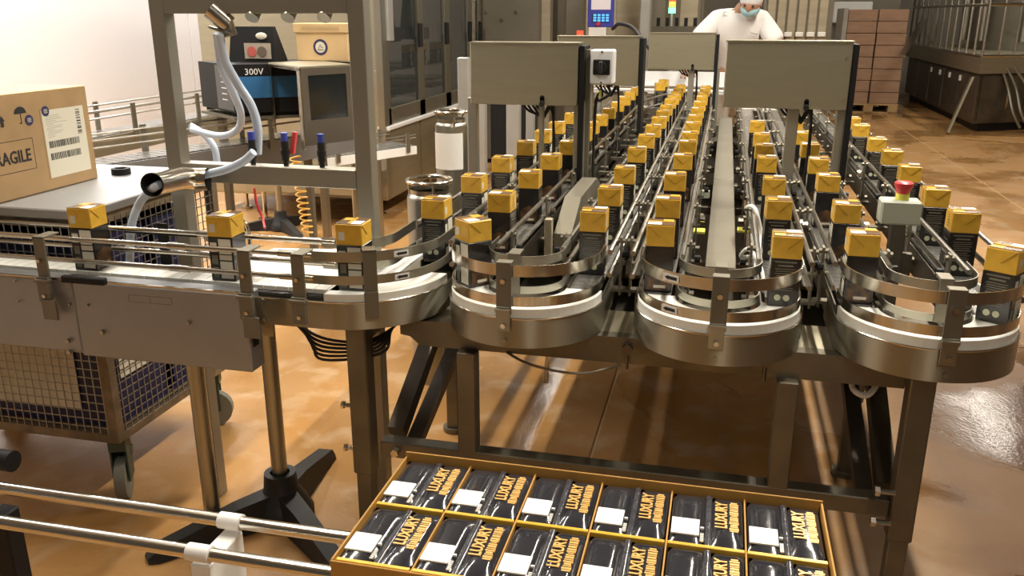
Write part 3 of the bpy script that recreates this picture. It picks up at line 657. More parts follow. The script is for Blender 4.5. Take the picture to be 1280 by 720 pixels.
# packs : pairs of cartons lying on their backs, gold ends to the viewer
ncol = 6; cw = (x1-x0-2*wt-.004)/ncol; rl = (yb-yf-2*wt-.006)/2
def pack_meshes():
    w_ = cw-.009; l = rl-.014; h = ZP-ZB-.006; split = .56*w_
    def pil(xa, xb, m):
        """softly bulging pillow top over a box; l = length in y"""
        mb = MB(); nx, ny = 8, 10; vs = []
        for j in range(ny+1):
            for i in range(nx+1):
                u = i/nx; v = j/ny
                z = h-.010+.010*(1-abs(2*u-1)**3.5)*(1-abs(2*v-1)**8)
                vs.append((xa+(xb-xa)*u, -l/2+l*v, z))
        for i in range((nx+1)*(ny+1)): pass
        top = [(j*(nx+1)+i, j*(nx+1)+i+1, (j+1)*(nx+1)+i+1, (j+1)*(nx+1)+i) for j in range(ny) for i in range(nx)]
        mb.add(vs, top, 0, True)
        mb.box(xa, xb, -l/2, l/2, 0, h-.010, 0)
        return mb
    a = pil(-w_/2, -w_/2+split*.84, 0)
    b = pil(-w_/2+split*.84+.014, w_/2, 0)
    e = MB(); N = 8
    xa = -w_/2+split*.84+.0005; xb = xa+.0135
    e.box(xa, xb, -l/2, l/2, 0, h-.009)
    vs = []
    for j in range(2):
        for i in range(N+1):
            t = math.pi*i/N; vs.append(((xa+xb)/2-math.cos(t)*.0067, -l/2+l*j, h-.009+.004*math.sin(t)))
    e.add(vs, [(i, i+1, N+2+i, N+1+i) for i in range(N)], 0, True)
    lab = MB().bbox(-w_/2+.002, -w_/2+split*.84-.010, -l/2+.022, -l/2+.078, h-.002, h+.0016, .0005)
    ge = MB().bbox(-w_/2-.002, w_/2+.002, -l/2-.010, -l/2-.0005, 0, h-.003, .001)
    tx = (-w_/2+split*.84+.014+w_/2)/2
    M = Matrix.Translation((tx-.0115, .012, h+.0012)) @ Matrix.Rotation(math.pi/2, 4, 'Z')
    M2 = Matrix.Translation((tx+.0125, .010, h+.0004)) @ Matrix.Rotation(math.pi/2, 4, 'Z')
    t1 = text_mb('LUXURY', .031, M @ Matrix.Diagonal((.84, 1.05, 1, 1)), .0008, 0, .95, .0009)
    t2 = MB(); random.seed(3); v_ = -.042
    while v_ < .062:   # second line of lettering is not legible in the photograph: strokes only
        hh = random.choice((.0045, .006, .003)); ww = random.uniform(.006, .0095)
        t2.box(tx+.0125-ww, tx+.0125+ww, v_, v_+hh, h-.003, h+.0003); v_ += hh+random.choice((.0018, .0026))
    random.seed(7)
    dots = MB().bbox(-w_/2+split*.84-.008, -w_/2+split*.84-.001, -l/2+.05, -l/2+.055, h-.004, h+.0004, .0003)
    for k in range(6): dots.box(-w_/2+split*.84-.008, -w_/2+split*.84-.001, -l/2+.008+k*.005, -l/2+.010+k*.005, h-.004, h-.0015)
    return [('side_carton', a, M_['packblk']), ('carton_edge', e, M_['edgegrey']), ('front_carton', b, M_['packblk']), ('white_panel', lab, M_['white']), ('gold_end', ge, M_['gold']), ('gold_lettering', join(t1, t2), M_['luxgold']), ('small_print', dots, M_['silver'])]
for c in range(1, ncol): P('divider', MB().box(x0+wt+.002+cw*c-.0015, x0+wt+.002+cw*c+.0015, yf+wt, yb-wt, ZB+.004, ZP-.008), M_['cardedge'], tr)
pm = [(n_, mesh_of(n_, mb, m), ) for n_, mb, m in pack_meshes()]
for r in range(2):
    for c in range(ncol):
        cx = x0+wt+.002+cw*(c+.5); cy = yb-wt-.002-rl*(r+.5)
        t = T('black_pack', 'black LUXURY pack, %s from the left in the %s row of the tray' % (ORD[c], ['back', 'front'][r]), 'pack', (cx, cy+.002, ZB+.0045), 'packs in the cardboard tray')
        t.rotation_euler = (0, 0, random.uniform(-.006, .006))
        for n_, me in pm:
            o = bpy.data.objects.new(n_, me); C.objects.link(o); o.parent = t

# ================================================================== CONTROL BOXES ON POSTS
def ctrl_box(x0, x1, y, z0, z1, label, posts, depth=.12, hole=.68):
    t = T('control_box', label, 'control box', ((x0+x1)/2, y, .76))
    P('enclosure', MB().bbox(x0, x1, y, y+depth, z0, z1, .004), M_['steelh'], t)
    P('lid_edge', MB().box(x0-.004, x1+.004, y-.004, y+depth, z1-.004, z1+.002), M_['steelh'], t)
    P('rear_plate', MB().bbox(x1+.003, x1+.025, y+.01, y+depth+.04, z0-.34, z1-.01, .002), M_['black'], t)
    hx = x0+(x1-x0)*hole
    cg = P('cable_hole', MB().cyl((hx, y-.002, z0+.032), (hx, y+.003, z0+.032), .0095, 14).box(hx-.0095, hx+.0095, y-.002, y+.003, z0+.015, z0+.032), M_['black'], t)
    P('cable_gland', MB().cyl((hx, y-.012, z0+.006), (hx, y+.01, z0+.01), .011, 12), M_['blackrub'], t)
    for sx, sz in ((x1-.018, z0+.04), (x1-.02, z1-.06)): P('screw', MB().cyl((sx, y-.004, sz), (sx, y, sz), .005, 8), M_['steel'], t)
    for (px_, w_) in posts: P('post', MB().bbox(px_-w_/2, px_+w_/2, y+.03, y+.03+max(w_, .03), .776, z0+.02, .002), M_['gantry'], t)
    for k in range(4):
        P('cable', MB().tube(bez([(hx-.10+k*.02, y+.06, z0+.005), (hx-.07+k*.02, y+.07, z0-.03-k*.006), (hx-.01, y+.07, z0-.045-k*.006), (hx+.03, y+.08, z0-.01-k*.01), (hx+.03+k*.004, y+.09, .85)], 5), .0055, 6), M_['blackrub'], t)
    return t
def bx_from(px0, py0, px1, py1, Y):
    a = atY(px0, py0, Y); b = atY(px1, py1, Y); return a.x, b.x, b.z, a.z
x0_, x1_, z0_, z1_ = bx_from(587, 53, 721, 133, 3.55)
cb = ctrl_box(x0_, x1_, 3.55, z0_, z1_, 'stainless control box on posts nearest the left turn, in front of the rotary switch', [(-.735, .018), (-.575, .045)])
for xk in (-1.045,): P('post', MB().bbox(xk-.02, xk+.02, 3.62, 3.66, .776, z0_+.02, .002), M_['gantry'], cb)
x0_, x1_, z0_, z1_ = bx_from(909, 51, 1058, 138, 3.7)
ctrl_box(x0_, x1_, 3.7, z0_, z1_, 'stainless control box on posts on the right, in front of the wrapped pallet', [(.28, .045), (.475, .05)])
x0_, x1_, z0_, z1_ = bx_from(812, 41, 892, 88, 6.4)
ctrl_box(x0_, x1_, 6.4, z0_, z1_, 'stainless control box in the middle distance just left of the masked worker', [(-.235, .04), (-.055, .035)])
x0_, x1_, z0_, z1_ = bx_from(697, 45, 797, 108, 4.95)
ctrl_box(x0_, x1_, 4.95, z0_, z1_, 'stainless control box behind the rotary switch, half hidden', [(-.745, .04)])
# isolator switch
a = atY(738, 62, 3.57); b = atY(766, 106, 3.57)
t = T('isolator_switch', 'light grey enclosure with a black rotary switch beside the left control box', 'switch', ((a.x+b.x)/2, 3.6, .76))
P('enclosure', MB().bbox(a.x, b.x, 3.57, 3.66, b.z, a.z, .006), M_['whiteplate'], t)
cx, cz = (a.x+b.x)/2, (a.z+b.z)/2
P('switch_plate', MB().bbox(cx-.034, cx+.034, 3.562, 3.57, cz-.030, cz+.030, .003), M_['black'], t)
P('switch_knob', MB().cyl((cx, 3.55, cz), (cx, 3.562, cz), .022, 16).bbox(cx-.007, cx+.007, 3.53, 3.555, cz-.024, cz+.024, .002), M_['blackrub'], t)
for dz in (-.06, .06): P('screw', MB().cyl((cx, 3.566, cz+dz), (cx, 3.571, cz+dz), .004, 8), M_['ink'], t)
P('post', MB().bbox(a.x-.035, a.x-.003, 3.60, 3.64, .776, a.z, .002), M_['frame2'], t)
P('cable', MB().tube(bez([(cx+.02, 3.62, b.z), (cx+.03, 3.62, b.z-.04), (cx-.01, 3.62, b.z-.07), (cx-.03, 3.63, b.z-.10), (cx-.035, 3.65, .80)], 5), .006, 6), M_['blackrub'], t)
P('cable', MB().tube(bez([(cx-.01, 3.62, b.z), (cx-.0, 3.61, b.z-.05), (cx-.025, 3.62, b.z-.08), (cx-.035, 3.63, .82)], 5), .005, 6), M_['blackrub'], t)
P('yellow_tag', MB().bbox(cx-.012, cx-.002, 3.60, 3.605, b.z-.055, b.z-.025, .001), M_['yellow'], t)
# emergency stop
y = 2.62; a = atY(1103, 251, y); b = atY(1150, 283, y)
t = T('emergency_stop', 'grey button box with red mushroom button on a post between the two right lanes', 'button', ((a.x+b.x)/2, y+.03, .79))
P('button_box', MB().bbox(a.x, b.x, y, y+.07, b.z, a.z, .005), M_['grey'], t)
cx = (a.x+b.x)/2+.004; cy = y+.035
P('collar', MB().cyl((cx, cy, a.z), (cx, cy, a.z+.018), .019, 16), M_['yellow'], t)
P('mushroom_button', MB().lathe((cx, cy, a.z+.018), [(.017, 0), (.020, .010), (.026, .022), (.026, .030), (.020, .034), (.001, .035)], 18), M_['red'], t)
P('post', MB().bbox(cx-.02, cx+.02, cy-.01, cy+.03, .79, b.z, .002), M_['darksteel'], t)
P('post_bracket', MB().bbox(cx-.05, cx+.05, cy, cy+.02, .86, .95, .002), M_['darksteel'], t)

# ================================================================== GANTRY FRAME
YG = 2.36
g = T('gantry_frame', 'square tube frame standing behind the left conveyor with hoses clipped to it', 'frame', (-1.3, YG, 0))
lx0, lx1 = -1.672, -1.622; rx0, rx1 = -1.042, -.992
P('post', MB().bbox(lx0, lx1, YG, YG+.05, 0, 1.80, .002), M_['gantry'], g)
P('post', MB().bbox(rx0, rx1, YG, YG+.05, 0, 1.80, .002), M_['gantry'], g)
P('top_beam', MB().bbox(lx1, rx0, YG, YG+.05, 1.622, 1.72, .002), M_['gantry'], g)
zc = atY(447, 213, YG).z; zc2 = atY(447, 237, YG).z
P('cross_beam', MB().bbox(lx1, rx0, YG-.002, YG+.05, zc2, zc-.0, .002), M_['gantry'], g)
for px_ in (316, 357, 402):
    q = atY(px_, 208, YG+.02); z = zc
    v = P('hose_connector', MB().cyl((q.x, YG+.025, z), (q.x, YG+.025, z+.018), .008, 10).cyl((q.x, YG+.025, z+.018), (q.x, YG+.025, z+.075), .0115, 10).cyl((q.x, YG+.025, z+.035), (q.x, YG+.025, z+.05), .014, 10), M_['blackrub'], g)
    P('connector_cap', MB().cyl((q.x, YG+.025, z+.075), (q.x, YG+.025, z+.10), .0105, 10), M_['bluecap'], v)
q = atY(365, 180, YG+.03); P('red_lever', MB().bar((q.x-.006, YG+.04, q.z-.03), (q.x+.008, YG+.04, q.z+.035), .012, .012), M_['redlever'], g)
# round ends under top beam
q = atY(274, 30, YG)
P('pipe_fitting', MB().cyl((q.x-.025, YG+.0, 1.635), (q.x+.02, YG+.02, 1.59), .028, 12).cyl((q.x+.01, YG+.02, 1.60), (q.x+.02, YG+.02, 1.56), .022, 8), M_['bright'], g)
P('hose_clip', MB().bar((q.x-.03, YG, 1.585), (q.x+.035, YG, 1.565), .02, .006), M_['steel'], g)
for px_ in (312, 357, 402): q2 = atY(px_, 18, YG); P('plug', MB().cyl((q2.x, YG+.01, 1.61), (q2.x, YG+.03, 1.63), .02, 12), M_['steel'], g)
# elbow pipe
def Q(px_, py_, Y): return atY(px_, py_, Y)
el = T('steel_pipe_elbow', 'polished steel pipe elbow at the left gantry post with a pale hose through it', 'pipe', Q(220, 240, 2.25))
pth = bez([Q(190, 231, 2.10), Q(205, 228, 2.17), Q(225, 223, 2.25), Q(240, 224, 2.30), Q(260, 224, 2.315)], 6)
n_ = 20; vs = []; ro_, ri_ = .034, .031; u = None
mb = MB(); mbi = MB()
for rr, tgt in ((ro_, mb), (ri_, mbi)):
    vs = []; u = None
    for i, p in enumerate(pth):
        d = (pth[min(i+1, len(pth)-1)]-pth[max(0, i-1)]).normalized()
        if u is None: u = d.orthogonal().normalized()
        u = (u-d*u.dot(d)).normalized(); w_ = d.cross(u)
        vs += [p+(u*math.cos(2*math.pi*k/n_)+w_*math.sin(2*math.pi*k/n_))*rr for k in range(n_)]
    tgt.add(vs, [(i*n_+k, i*n_+(k+1) % n_, (i+1)*n_+(k+1) % n_, (i+1)*n_+k) for i in range(len(pth)-1) for k in range(n_)], 0, True)
P('pipe_wall', mb, M_['bright'], el); P('pipe_bore', mbi, M_['darksteel'], el)
def hose(pts, r, label, m='hose', name='pale_hose', cat='hose'):
    return ONE(name, MB().tube(bez(pts, 8), r, 10), M_[m], label, cat, tuple(pts[0]))
hose([Q(317, 190, 2.34), Q(305, 201, 2.34), Q(285, 211, 2.335), Q(262, 217, 2.33), Q(240, 222, 2.31), Q(215, 227, 2.22), Q(193, 234, 2.11), Q(177, 250, 2.26), Q(167, 272, 2.27), Q(163, 295, 2.27), Q(162, 345, 2.28)], .0125, 'pale hose passing through the steel pipe elbow and down behind the conveyor')
hose([Q(271, 42, 2.37), Q(277, 82, 2.40), Q(291, 115, 2.5), Q(301, 142, 2.6), Q(297, 162, 2.7), Q(275, 170, 2.8), Q(240, 162, 2.9)], .0125, 'pale hose hanging from the top fitting and looping left behind the gantry')
hose([Q(274, 42, 2.35), Q(281, 75, 2.37), Q(297, 105, 2.4), Q(314, 132, 2.41), Q(322, 160, 2.41), Q(322, 192, 2.42)], .0135, 'pale hose hanging from the top fitting straight down to the black connector')
hose([Q(238, 157, 2.95), Q(255, 168, 2.95), Q(268, 185, 2.95), Q(272, 208, 2.95)], .013, 'short pale hose bending down behind the gantry crossbar')
# coil
pts = []
for i in range(150):
    t = i/149; c = Q(368+17*t, 195+95*t, 2.50); a_ = t*13*2*math.pi
    pts.append(c+Vector((math.cos(a_)*.017, math.sin(a_)*.017, 0)))
ONE('coiled_air_line', MB().tube(pts, .0028, 6), M_['orange'], 'thin orange coiled air line hanging behind the gantry crossbar', 'hose', tuple(pts[0]))
hose([Q(318, 235, 2.45), Q(321, 255, 2.45), Q(328, 272, 2.45), Q(331, 285, 2.4)], .004, 'thin red air line curving down beside the steel hook', 'red', 'red_air_line')
ONE('steel_hook', MB().tube(bez([(-1.395, 2.24, .93), (-1.40, 2.245, 1.01), (-1.38, 2.25, 1.035), (-1.35, 2.25, 1.02), (-1.345, 2.25, .93)], 6), .006, 8), M_['bright'], 'bent polished steel hook behind the back guide rail', 'hook', (-1.37, 2.25, .88))

# ================================================================== MESH CART with crates and table top
cxr, cyf, cyb = -1.90, 2.235, 2.93; cxl = -3.0; zb, zt = .25, 1.0
ca = T('mesh_cart', 'wire mesh cart on casters with a flat steel top, behind the left conveyor', 'cart', ((cxr+cxl)/2, (cyf+cyb)/2, 0))
P('table_top', MB().bbox(cxl-.02, cxr+.03, cyf-.04, cyb+.03, 1.02, 1.05, .004), M_['side'], ca)
for (x, y) in ((cxr, cyf), (cxr, cyb), (cxl, cyf), (cxl, cyb)): P('corner_post', MB().bbox(x-.018, x+.018, y-.018, y+.018, zb, 1.02, .002), M_['rust'], ca)
for z in (zb+.012, zt):
    for y in (cyf, cyb): P('cart_rail', MB().bbox(cxl, cxr, y-.014, y+.014, z-.016, z+.016, .002), M_['rust'], ca)
    for x in (cxl, cxr): P('cart_rail', MB().bbox(x-.014, x+.014, cyf, cyb, z-.016, z+.016, .002), M_['rust'], ca)
mb = MB(); st = .030; z = zb+.05
while z < zt-.02:
    mb.bar((cxl, cyf-.012, z), (cxr, cyf-.012, z), .003, .003); z += st
x = cxl+.03
while x < cxr-.02: mb.bar((x, cyf-.015, zb+.03), (x, cyf-.015, zt), .003, .003); x += st
P('wire_mesh', mb, M_['galv'], ca, 'front mesh of the cart', stuff=True)
mb = MB(); z = zb+.05
while z < zt-.02: mb.bar((cxr+.012, cyf, z), (cxr+.012, cyb, z), .003, .003); z += st
y = cyf+.03
while y < cyb-.02: mb.bar((cxr+.015, y, zb+.03), (cxr+.015, y, zt), .003, .003); y += st
P('wire_mesh', mb, M_['galv'], ca, 'right hand mesh of the cart', stuff=True)
P('cart_floor', MB().box(cxl, cxr, cyf, cyb, zb+.02, zb+.03), M_['rust'], ca)
def caster(x, y, rz):
    M = Matrix.Translation((x, y, 0)) @ Matrix.Rotation(rz, 4, 'Z')
    f = P('caster_fork', MB().box(-.035, .035, -.028, .028, .19, .235, 0, M).box(-.045, .03, -.028, -.023, .07, .20, 0, M).box(-.045, .03, .023, .028, .07, .20, 0, M).box(-.06, -.03, -.03, .03, .14, .17, 0, M), M_['caster'], ca)
    a = M @ Vector((0, -.018, .075)); b = M @ Vector((0, .018, .075))
    P('caster_wheel', MB().cyl(a, b, .0745, 20), M_['tyre'], f)
caster(cxr-.05, cyf+.06, -1.1); caster(cxr-.05, cyb-.06, .4); caster(cxl+.05, cyf+.06, .5); caster(cxl+.05, cyb-.06, .2)
def crate(x0, x1, y0, y1, z0, z1, label, lab=True, side=False):
    t = T('plastic_crate', label, 'crate', ((x0+x1)/2, (y0+y1)/2, z0))
    mb = MB().box(x0, x1, y0, y1, z0, z0+.01)
    for q in ((x0, x1, y0, y0+.01), (x0, x1, y1-.01, y1), (x0, x0+.01, y0, y1), (x1-.01, x1, y0, y1)): mb.box(*q, z0+.01, z1)
    P('crate_shell', mb, M_['crate'], t)
    P('crate_rim', MB().box(x0-.006, x1+.006, y0-.006, y0+.012, z1-.03, z1).box(x1-.012, x1+.006, y0, y1, z1-.03, z1), M_['crate'], t)
    if lab: P('paper_sheet', MB().box(x0+.10, x1-.12, y0-.008, y0-.007, z0+.06, z1-.04), M_['label'], t)
    if side: P('paper_sheet', MB().box(x1+.007, x1+.008, y0+.05, y0+.20, z0+.16, z1-.02), M_['label'], t)
    return t
crate(-2.50, -1.93, 2.27, 2.57, zb+.031, .66, 'navy plastic crate with a paper sheet, front right inside the mesh cart', True, True)
crate(-2.50, -1.93, 2.60, 2.89, zb+.031, .66, 'navy plastic crate behind the front one inside the mesh cart', False, True)
crate(-2.98, -2.52, 2.27, 2.57, zb+.031, .66, 'navy plastic crate at the left edge inside the mesh cart', True)
crate(-2.48, -1.95, 2.61, 2.88, .661, .93, 'navy plastic crate stacked on top of the rear one in the mesh cart', False, False)
crate(-2.48, -1.95, 2.28, 2.56, .661, .93, 'navy plastic crate stacked on top of the front right one in the mesh cart', False, False)

# big box
bxX = -2.2; by0, by1 = 2.0, atX(123, 223, bxX).y; bz1 = atX(109, 108, bxX).z
bb = T('cardboard_box', 'big brown cardboard box marked FRAGILE with a white shipping label, at the left edge', 'box', (bxX-.2, (by0+by1)/2, 1.051))
P('box_body', MB().bbox(bxX-.42, bxX, 2.05, by1, 1.051, bz1, .002), M_['card'], bb)
for xa, xb in ((bxX-.42, bxX-.212), (bxX-.208, bxX)): P('top_flap', MB().bbox(xa, xb, 2.05, by1, bz1, bz1+.004, .001), M_['cardlt'], bb)
def onX(y, z, rot=0): return Matrix.Translation((bxX+.0012, y, z)) @ Matrix.Rotation(math.pi/2, 4, 'Z') @ Matrix.Rotation(math.pi/2, 4, 'X') @ Matrix.Rotation(rot, 4, 'Z')
def rectX(mb, y0, y1, z0, z1, d=.001, mi=0): return mb.box(bxX, bxX+d, y0, y1, z0, z1, mi)
la = [atX(51, 141, bxX), atX(105, 131, bxX), atX(115, 212, bxX), atX(62, 226, bxX)]
ly0, ly1, lz0, lz1 = la[0].y, la[2].y-.003, la[2].z+.004, la[1].z
sl = P('shipping_label', MB().box(bxX, bxX+.0012, ly0, ly1, lz0, lz1), M_['label'], bb)
fr = MB()
for q in ((ly0-.006, ly1+.006, lz1, lz1+.004), (ly0-.006, ly1+.006, lz0-.004, lz0), (ly0-.006, ly0, lz0, lz1), (ly1, ly1+.006, lz0, lz1)): rectX(fr, *q, d=.0009)
P('label_border', fr, M_['card'], sl)
pr = MB(); W_ = ly1-ly0; H_ = lz1-lz0
for row in ((.44, .54), (.26, .36)):
    u = .07
    while u < .80:
        bw = random.choice((.008, .014, .022)); rectX(pr, ly0+u*W_, ly0+(u+bw)*W_, lz0+row[0]*H_, lz0+row[1]*H_, .0016); u += bw+random.choice((.008, .014))
v = .58
while v < .96:
    bw = random.choice((.006, .012, .02)); rectX(pr, ly0+.80*W_, ly0+.90*W_, lz0+v*H_, lz0+(v+bw)*H_, .0016); v += bw+random.choice((.008, .02))
for k in range(13):
    w0 = random.uniform(.05, .10); w1 = w0+random.uniform(.12, .5); rectX(pr, ly0+w0*W_, ly0+w1*W_, lz0+(.60+k*.026)*H_, lz0+(.603+k*.026)*H_, .0015)
P('label_print', pr, M_['ink'], sl)
# FRAGILE (its first letters are cut by the frame's edge)
f0 = atX(0, 205, bxX); f1 = atX(38, 190, bxX)
cyT = (atX(-22, 205, bxX).y+f1.y)/2
tm = text_mb('FRAGILE', .056, onX(2.345, (f1.z+f0.z)/2+.0) @ Matrix.Diagonal((.82, 1, 1, 1)), .0006, 0, 1.0, .0008)
ym = max(v[1] for v in tm.v); tm.v = [(v[0], v[1]-ym+f1.y, v[2]) for v in tm.v if True]
print('FR', f0, f1, ym)
P('fragile_print', tm, M_['ink'], bb)
fr = MB(); a = atX(40, 172, bxX); b = atX(44, 210, bxX)
for q in ((2.06, a.y, a.z-.001, a.z+.0005), (2.06, a.y, b.z-.001, b.z+.0005), (a.y-.0015, a.y, b.z, a.z)): rectX(fr, *q, d=.0007)
P('print_frame', fr, M_['ink'], bb)
# umbrella and arrow symbols, round stamps
sy = MB(); c = atX(25, 142, bxX)
sy.add([(bxX+.001, c.y+.026*math.cos(math.pi*k/10), c.z+.022*math.sin(math.pi*k/10)) for k in range(11)], [tuple(range(11))])
rectX(sy, c.y-.001, c.y+.0015, c.z-.03, c.z); rectX(sy, c.y-.008, c.y+.001, c.z-.032, c.z-.029)
c = atX(2, 152, bxX); sy.add([(bxX+.001, c.y-.012, c.z), (bxX+.001, c.y+.012, c.z), (bxX+.001, c.y, c.z+.018)], [(0, 1, 2)]); rectX(sy, c.y-.006, c.y+.006, c.z-.018, c.z)
P('handling_symbols', sy, M_['ink'], bb)
for px_, py_ in ((36, 150), (56, 139)):
    c = atX(px_, py_, bxX); st = P('round_stamp', MB().cyl((bxX+.0012, c.y, c.z), (bxX+.0022, c.y, c.z), .017, 20), M_['navy'], bb)
    mb = MB()
    for k in range(3): rectX(mb, c.y-.008, c.y+.008, c.z-.006+k*.005, c.z-.004+k*.005, .0028)
    P('stamp_print', mb, M_['label'], st)
c = Vector((-2.17, 2.78, 1.051)); ONE('tape_ring', MB().lathe(c, [(.022, 0), (.034, 0), (.034, .022), (.022, .022), (.022, 0)], 18), M_['black'], 'small black ring on the cart top beside the cardboard box', 'tape', tuple(c))

# ================================================================== BACKGROUND LEFT : two old conveyors
def back_conveyor(p0, p1, z, label, h=.09, w=.20, side='frame2', rail=.12):
    p0 = Vector((*p0, 0)); p1 = Vector((*p1, 0)); d = (p1-p0).normalized(); n = Vector((d.y, -d.x, 0)); L = (p1-p0).length
    t = T('side_conveyor', label, 'conveyor', ((p0.x+p1.x)/2, (p0.y+p1.y)/2, 0))
    for s in (0, 1):
        a = p0+n*(w*(s-.5)); b = p1+n*(w*(s-.5))
        P('side_plate', MB().bar(a+Vector((0, 0, z-h/2)), b+Vector((0, 0, z-h/2)), .006, h), M_[side], t)
        for rz_ in (rail, rail*.72): P('guide_rail', MB().cyl(a+Vector((0, 0, z+rz_)), b+Vector((0, 0, z+rz_)), .0055, 8), M_['rail'], t)
        k = .15
        while k < L:
            c = a+d*k+n*(.012*(1 if s else -1))
            P('rail_bracket', MB().bar(c+Vector((0, 0, z-.04)), c+Vector((0, 0, z+rail+.02)), .035, .008, up=n), M_['steel'], t); k += .62
    mb = MB(); k = 0
    while k < L-.04:
        mb.bar(p0+d*k+Vector((0, 0, z)), p0+d*(k+.045)+Vector((0, 0, z)), w-.03, .012); k += .05
    P('belt_plates', mb, M_['chain'], t, stuff=True)
    for k in (.5,):
        for s in (-1, 1):
            c = p0+d*k+n*(w*.5*s); P('leg', MB().cyl((c.x, c.y, 0), (c.x, c.y, z-h), .02, 12), M_['steel'], t)
    return t
back_conveyor((-3.35, 2.9), (-3.32, 5.95), .99, 'higher old conveyor with double guide rails along the white wall', .10, .22, 'steelh', .14)
back_conveyor((-3.0, 3.1), (-2.25, 5.2), .95, 'lower slat conveyor with guide rails leading into the windowed hood', .14, .22, 'side', .12)
back_conveyor((-2.72, 5.35), (-2.30, 6.1), .70, 'low curved-end feeder conveyor behind the gantry crossbar', .06, .30, 'white', .08)
# ink coder, holder, archive box, hood
t = T('printer_controller', 'wide black controller with a blue side and the number 300V, behind the gantry', 'printer', (-2.55, 4.3, 1.12))
a = atY(250, 80, 4.30); b = atY(272, 82, 4.20); e = atY(440, 77, 4.45)
zlo = 1.125; zhi = 1.372
A_ = Vector((atY(250, 100, 4.42).x, 4.42)); B_ = Vector((atY(272, 100, 4.22).x, 4.22))
B2 = Vector((atY(291, 100, 4.14).x, 4.14)); E_ = Vector((atY(440, 100, 4.50).x, 4.50)); F_ = A_+(E_-B2)
P('case', MB().prism([A_, B2, E_, F_], zlo, zhi), M_['black'], t)
def onSeg(p, q, u0, u1, z0, z1, d, name, m, parent, lab=None):
    dd = (q-p); n = Vector((dd.y, -dd.x)).normalized(); pa = p+dd*u0; pb = p+dd*u1
    return P(name, MB().prism([pa-n*.001, pa+n*d, pb+n*d, pb-n*.001], z0, z1), m, parent, lab)
onSeg(A_, B2, .52, .98, zlo+.01, zhi-.01, .004, 'control_panel', mat('panel_grey', (.10, .10, .10), .5), t)
for k in range(5): onSeg(A_, B2, .68, .82, zlo+.06+k*.03, zlo+.065+k*.03, .006, 'indicator', M_['white'], t)
onSeg(B2, E_, .02, .98, zlo+.075, zlo+.185, .004, 'blue_stripe', M_['blue'], t)
dd = (E_-B2); ang = math.atan2(dd.y, dd.x); pc = B2+dd*.175; nn = Vector((dd.y, -dd.x)).normalized()*.005
Mt = Matrix.Translation((pc.x+nn.x, pc.y+nn.y, zlo+.208)) @ Matrix.Rotation(ang, 4, 'Z') @ Matrix.Rotation(math.pi/2, 4, 'X')
P('number_print', text_mb('300V', .046, Mt, .001), M_['white'], t)
for p in (A_, B2, E_): P('foot', MB().box(p.x-.02+(.03 if p is A_ else -.01), p.x+.02+(.03 if p is A_ else -.01), p.y+.02, p.y+.06, zlo-.02, zlo), M_['black'], t)
# wall-side stand under it
t = T('controller_stand', 'steel shelf stand carrying the black controller', 'stand', (-2.3, 4.6, 0))
P('shelf', MB().prism([A_+Vector((0, -.02)), B2+Vector((0, -.02)), E_, F_], zlo-.035, zlo-.021), M_['frame2'], t)
for p in (A_+Vector((.05, .10)), F_+Vector((-.05, -.03))): P('leg', MB().bbox(p.x-.02, p.x+.02, p.y-.02, p.y+.02, 0, zlo-.035, .002), M_['frame2'], t)
t = T('document_holder', 'upright black wedge shaped holder with a red picture and an oval badge on the controller', 'holder', (-2.43, 4.4, zhi))
a = atY(289, 77, 4.42); b = atY(346, 77, 4.42); c = atY(335, 33, 4.5)
P('holder_body', MB().add([(a.x, 4.40, zhi+.001), (b.x, 4.40, zhi+.001), (b.x-.02, 4.44, c.z), (a.x+.005, 4.44, c.z), (a.x, 4.55, zhi+.001), (b.x, 4.55, zhi+.001), (b.x-.02, 4.47, c.z), (a.x+.005, 4.47, c.z)],
  [(0, 1, 2, 3), (4, 7, 6, 5), (0, 4, 5, 1), (3, 2, 6, 7), (0, 3, 7, 4), (1, 5, 6, 2)]), M_['black'], t)
a1 = atY(307, 75, 4.40); b1 = atY(339, 54, 4.41)
pc_ = P('picture_sheet', MB().box(a1.x, b1.x, 4.396, 4.402, a1.z+.008, b1.z), mat('picture_sheet', (.42, .36, .30), .5), t)
P('red_patch', MB().cyl((a1.x+.045, 4.393, a1.z+.045), (a1.x+.045, 4.396, a1.z+.045), .028, 12), mat('red_patch', (.55, .12, .10), .5), pc_)
P('brown_patch', MB().cyl((a1.x+.105, 4.393, a1.z+.045), (a1.x+.105, 4.396, a1.z+.045), .028, 12), mat('brown_patch', (.16, .12, .09), .5), pc_)
bd = atY(327, 45, 4.42); P('oval_badge', MB().sph((bd.x, 4.415, bd.z), .034, 16, 6, 0, (1, .2, .55)), M_['label'], t)
# hood
t = T('windowed_hood', 'stainless box hood with a dark window over the slat conveyor', 'hood', (-2.1, 4.2, 1.0))
hA = Vector((atY(337, 100, 4.25).x, 4.25)); hB = Vector((atY(376, 100, 3.92).x, 3.92)); hC = Vector((atY(441, 100, 4.20).x, 4.20)); hD = hA+(hC-hB)
ztop = 1.372; zlowL = 1.04; zlow = 1.0
def hpan(p, q, z0, z1, name, m, th=.006):
    dd = (q-p); n = Vector((dd.y, -dd.x)).normalized()*th; return P(name, MB().prism([p, p+n, q+n, q], z0, z1), m, t)
P('hood_top', MB().prism([hA, hB, hC, hD], ztop, ztop+.008), M_['steelh'], t)
def mixv(p, q, u): return p+(q-p)*u
hpan(mixv(hA, hB, 0), mixv(hA, hB, .10), zlowL, ztop, 'hood_frame', M_['bright']); hpan(mixv(hA, hB, .92), hB, zlow-.02, ztop, 'hood_frame', M_['bright'])
hpan(hA, hB, ztop-.012, ztop+.002, 'hood_frame', M_['bright'])
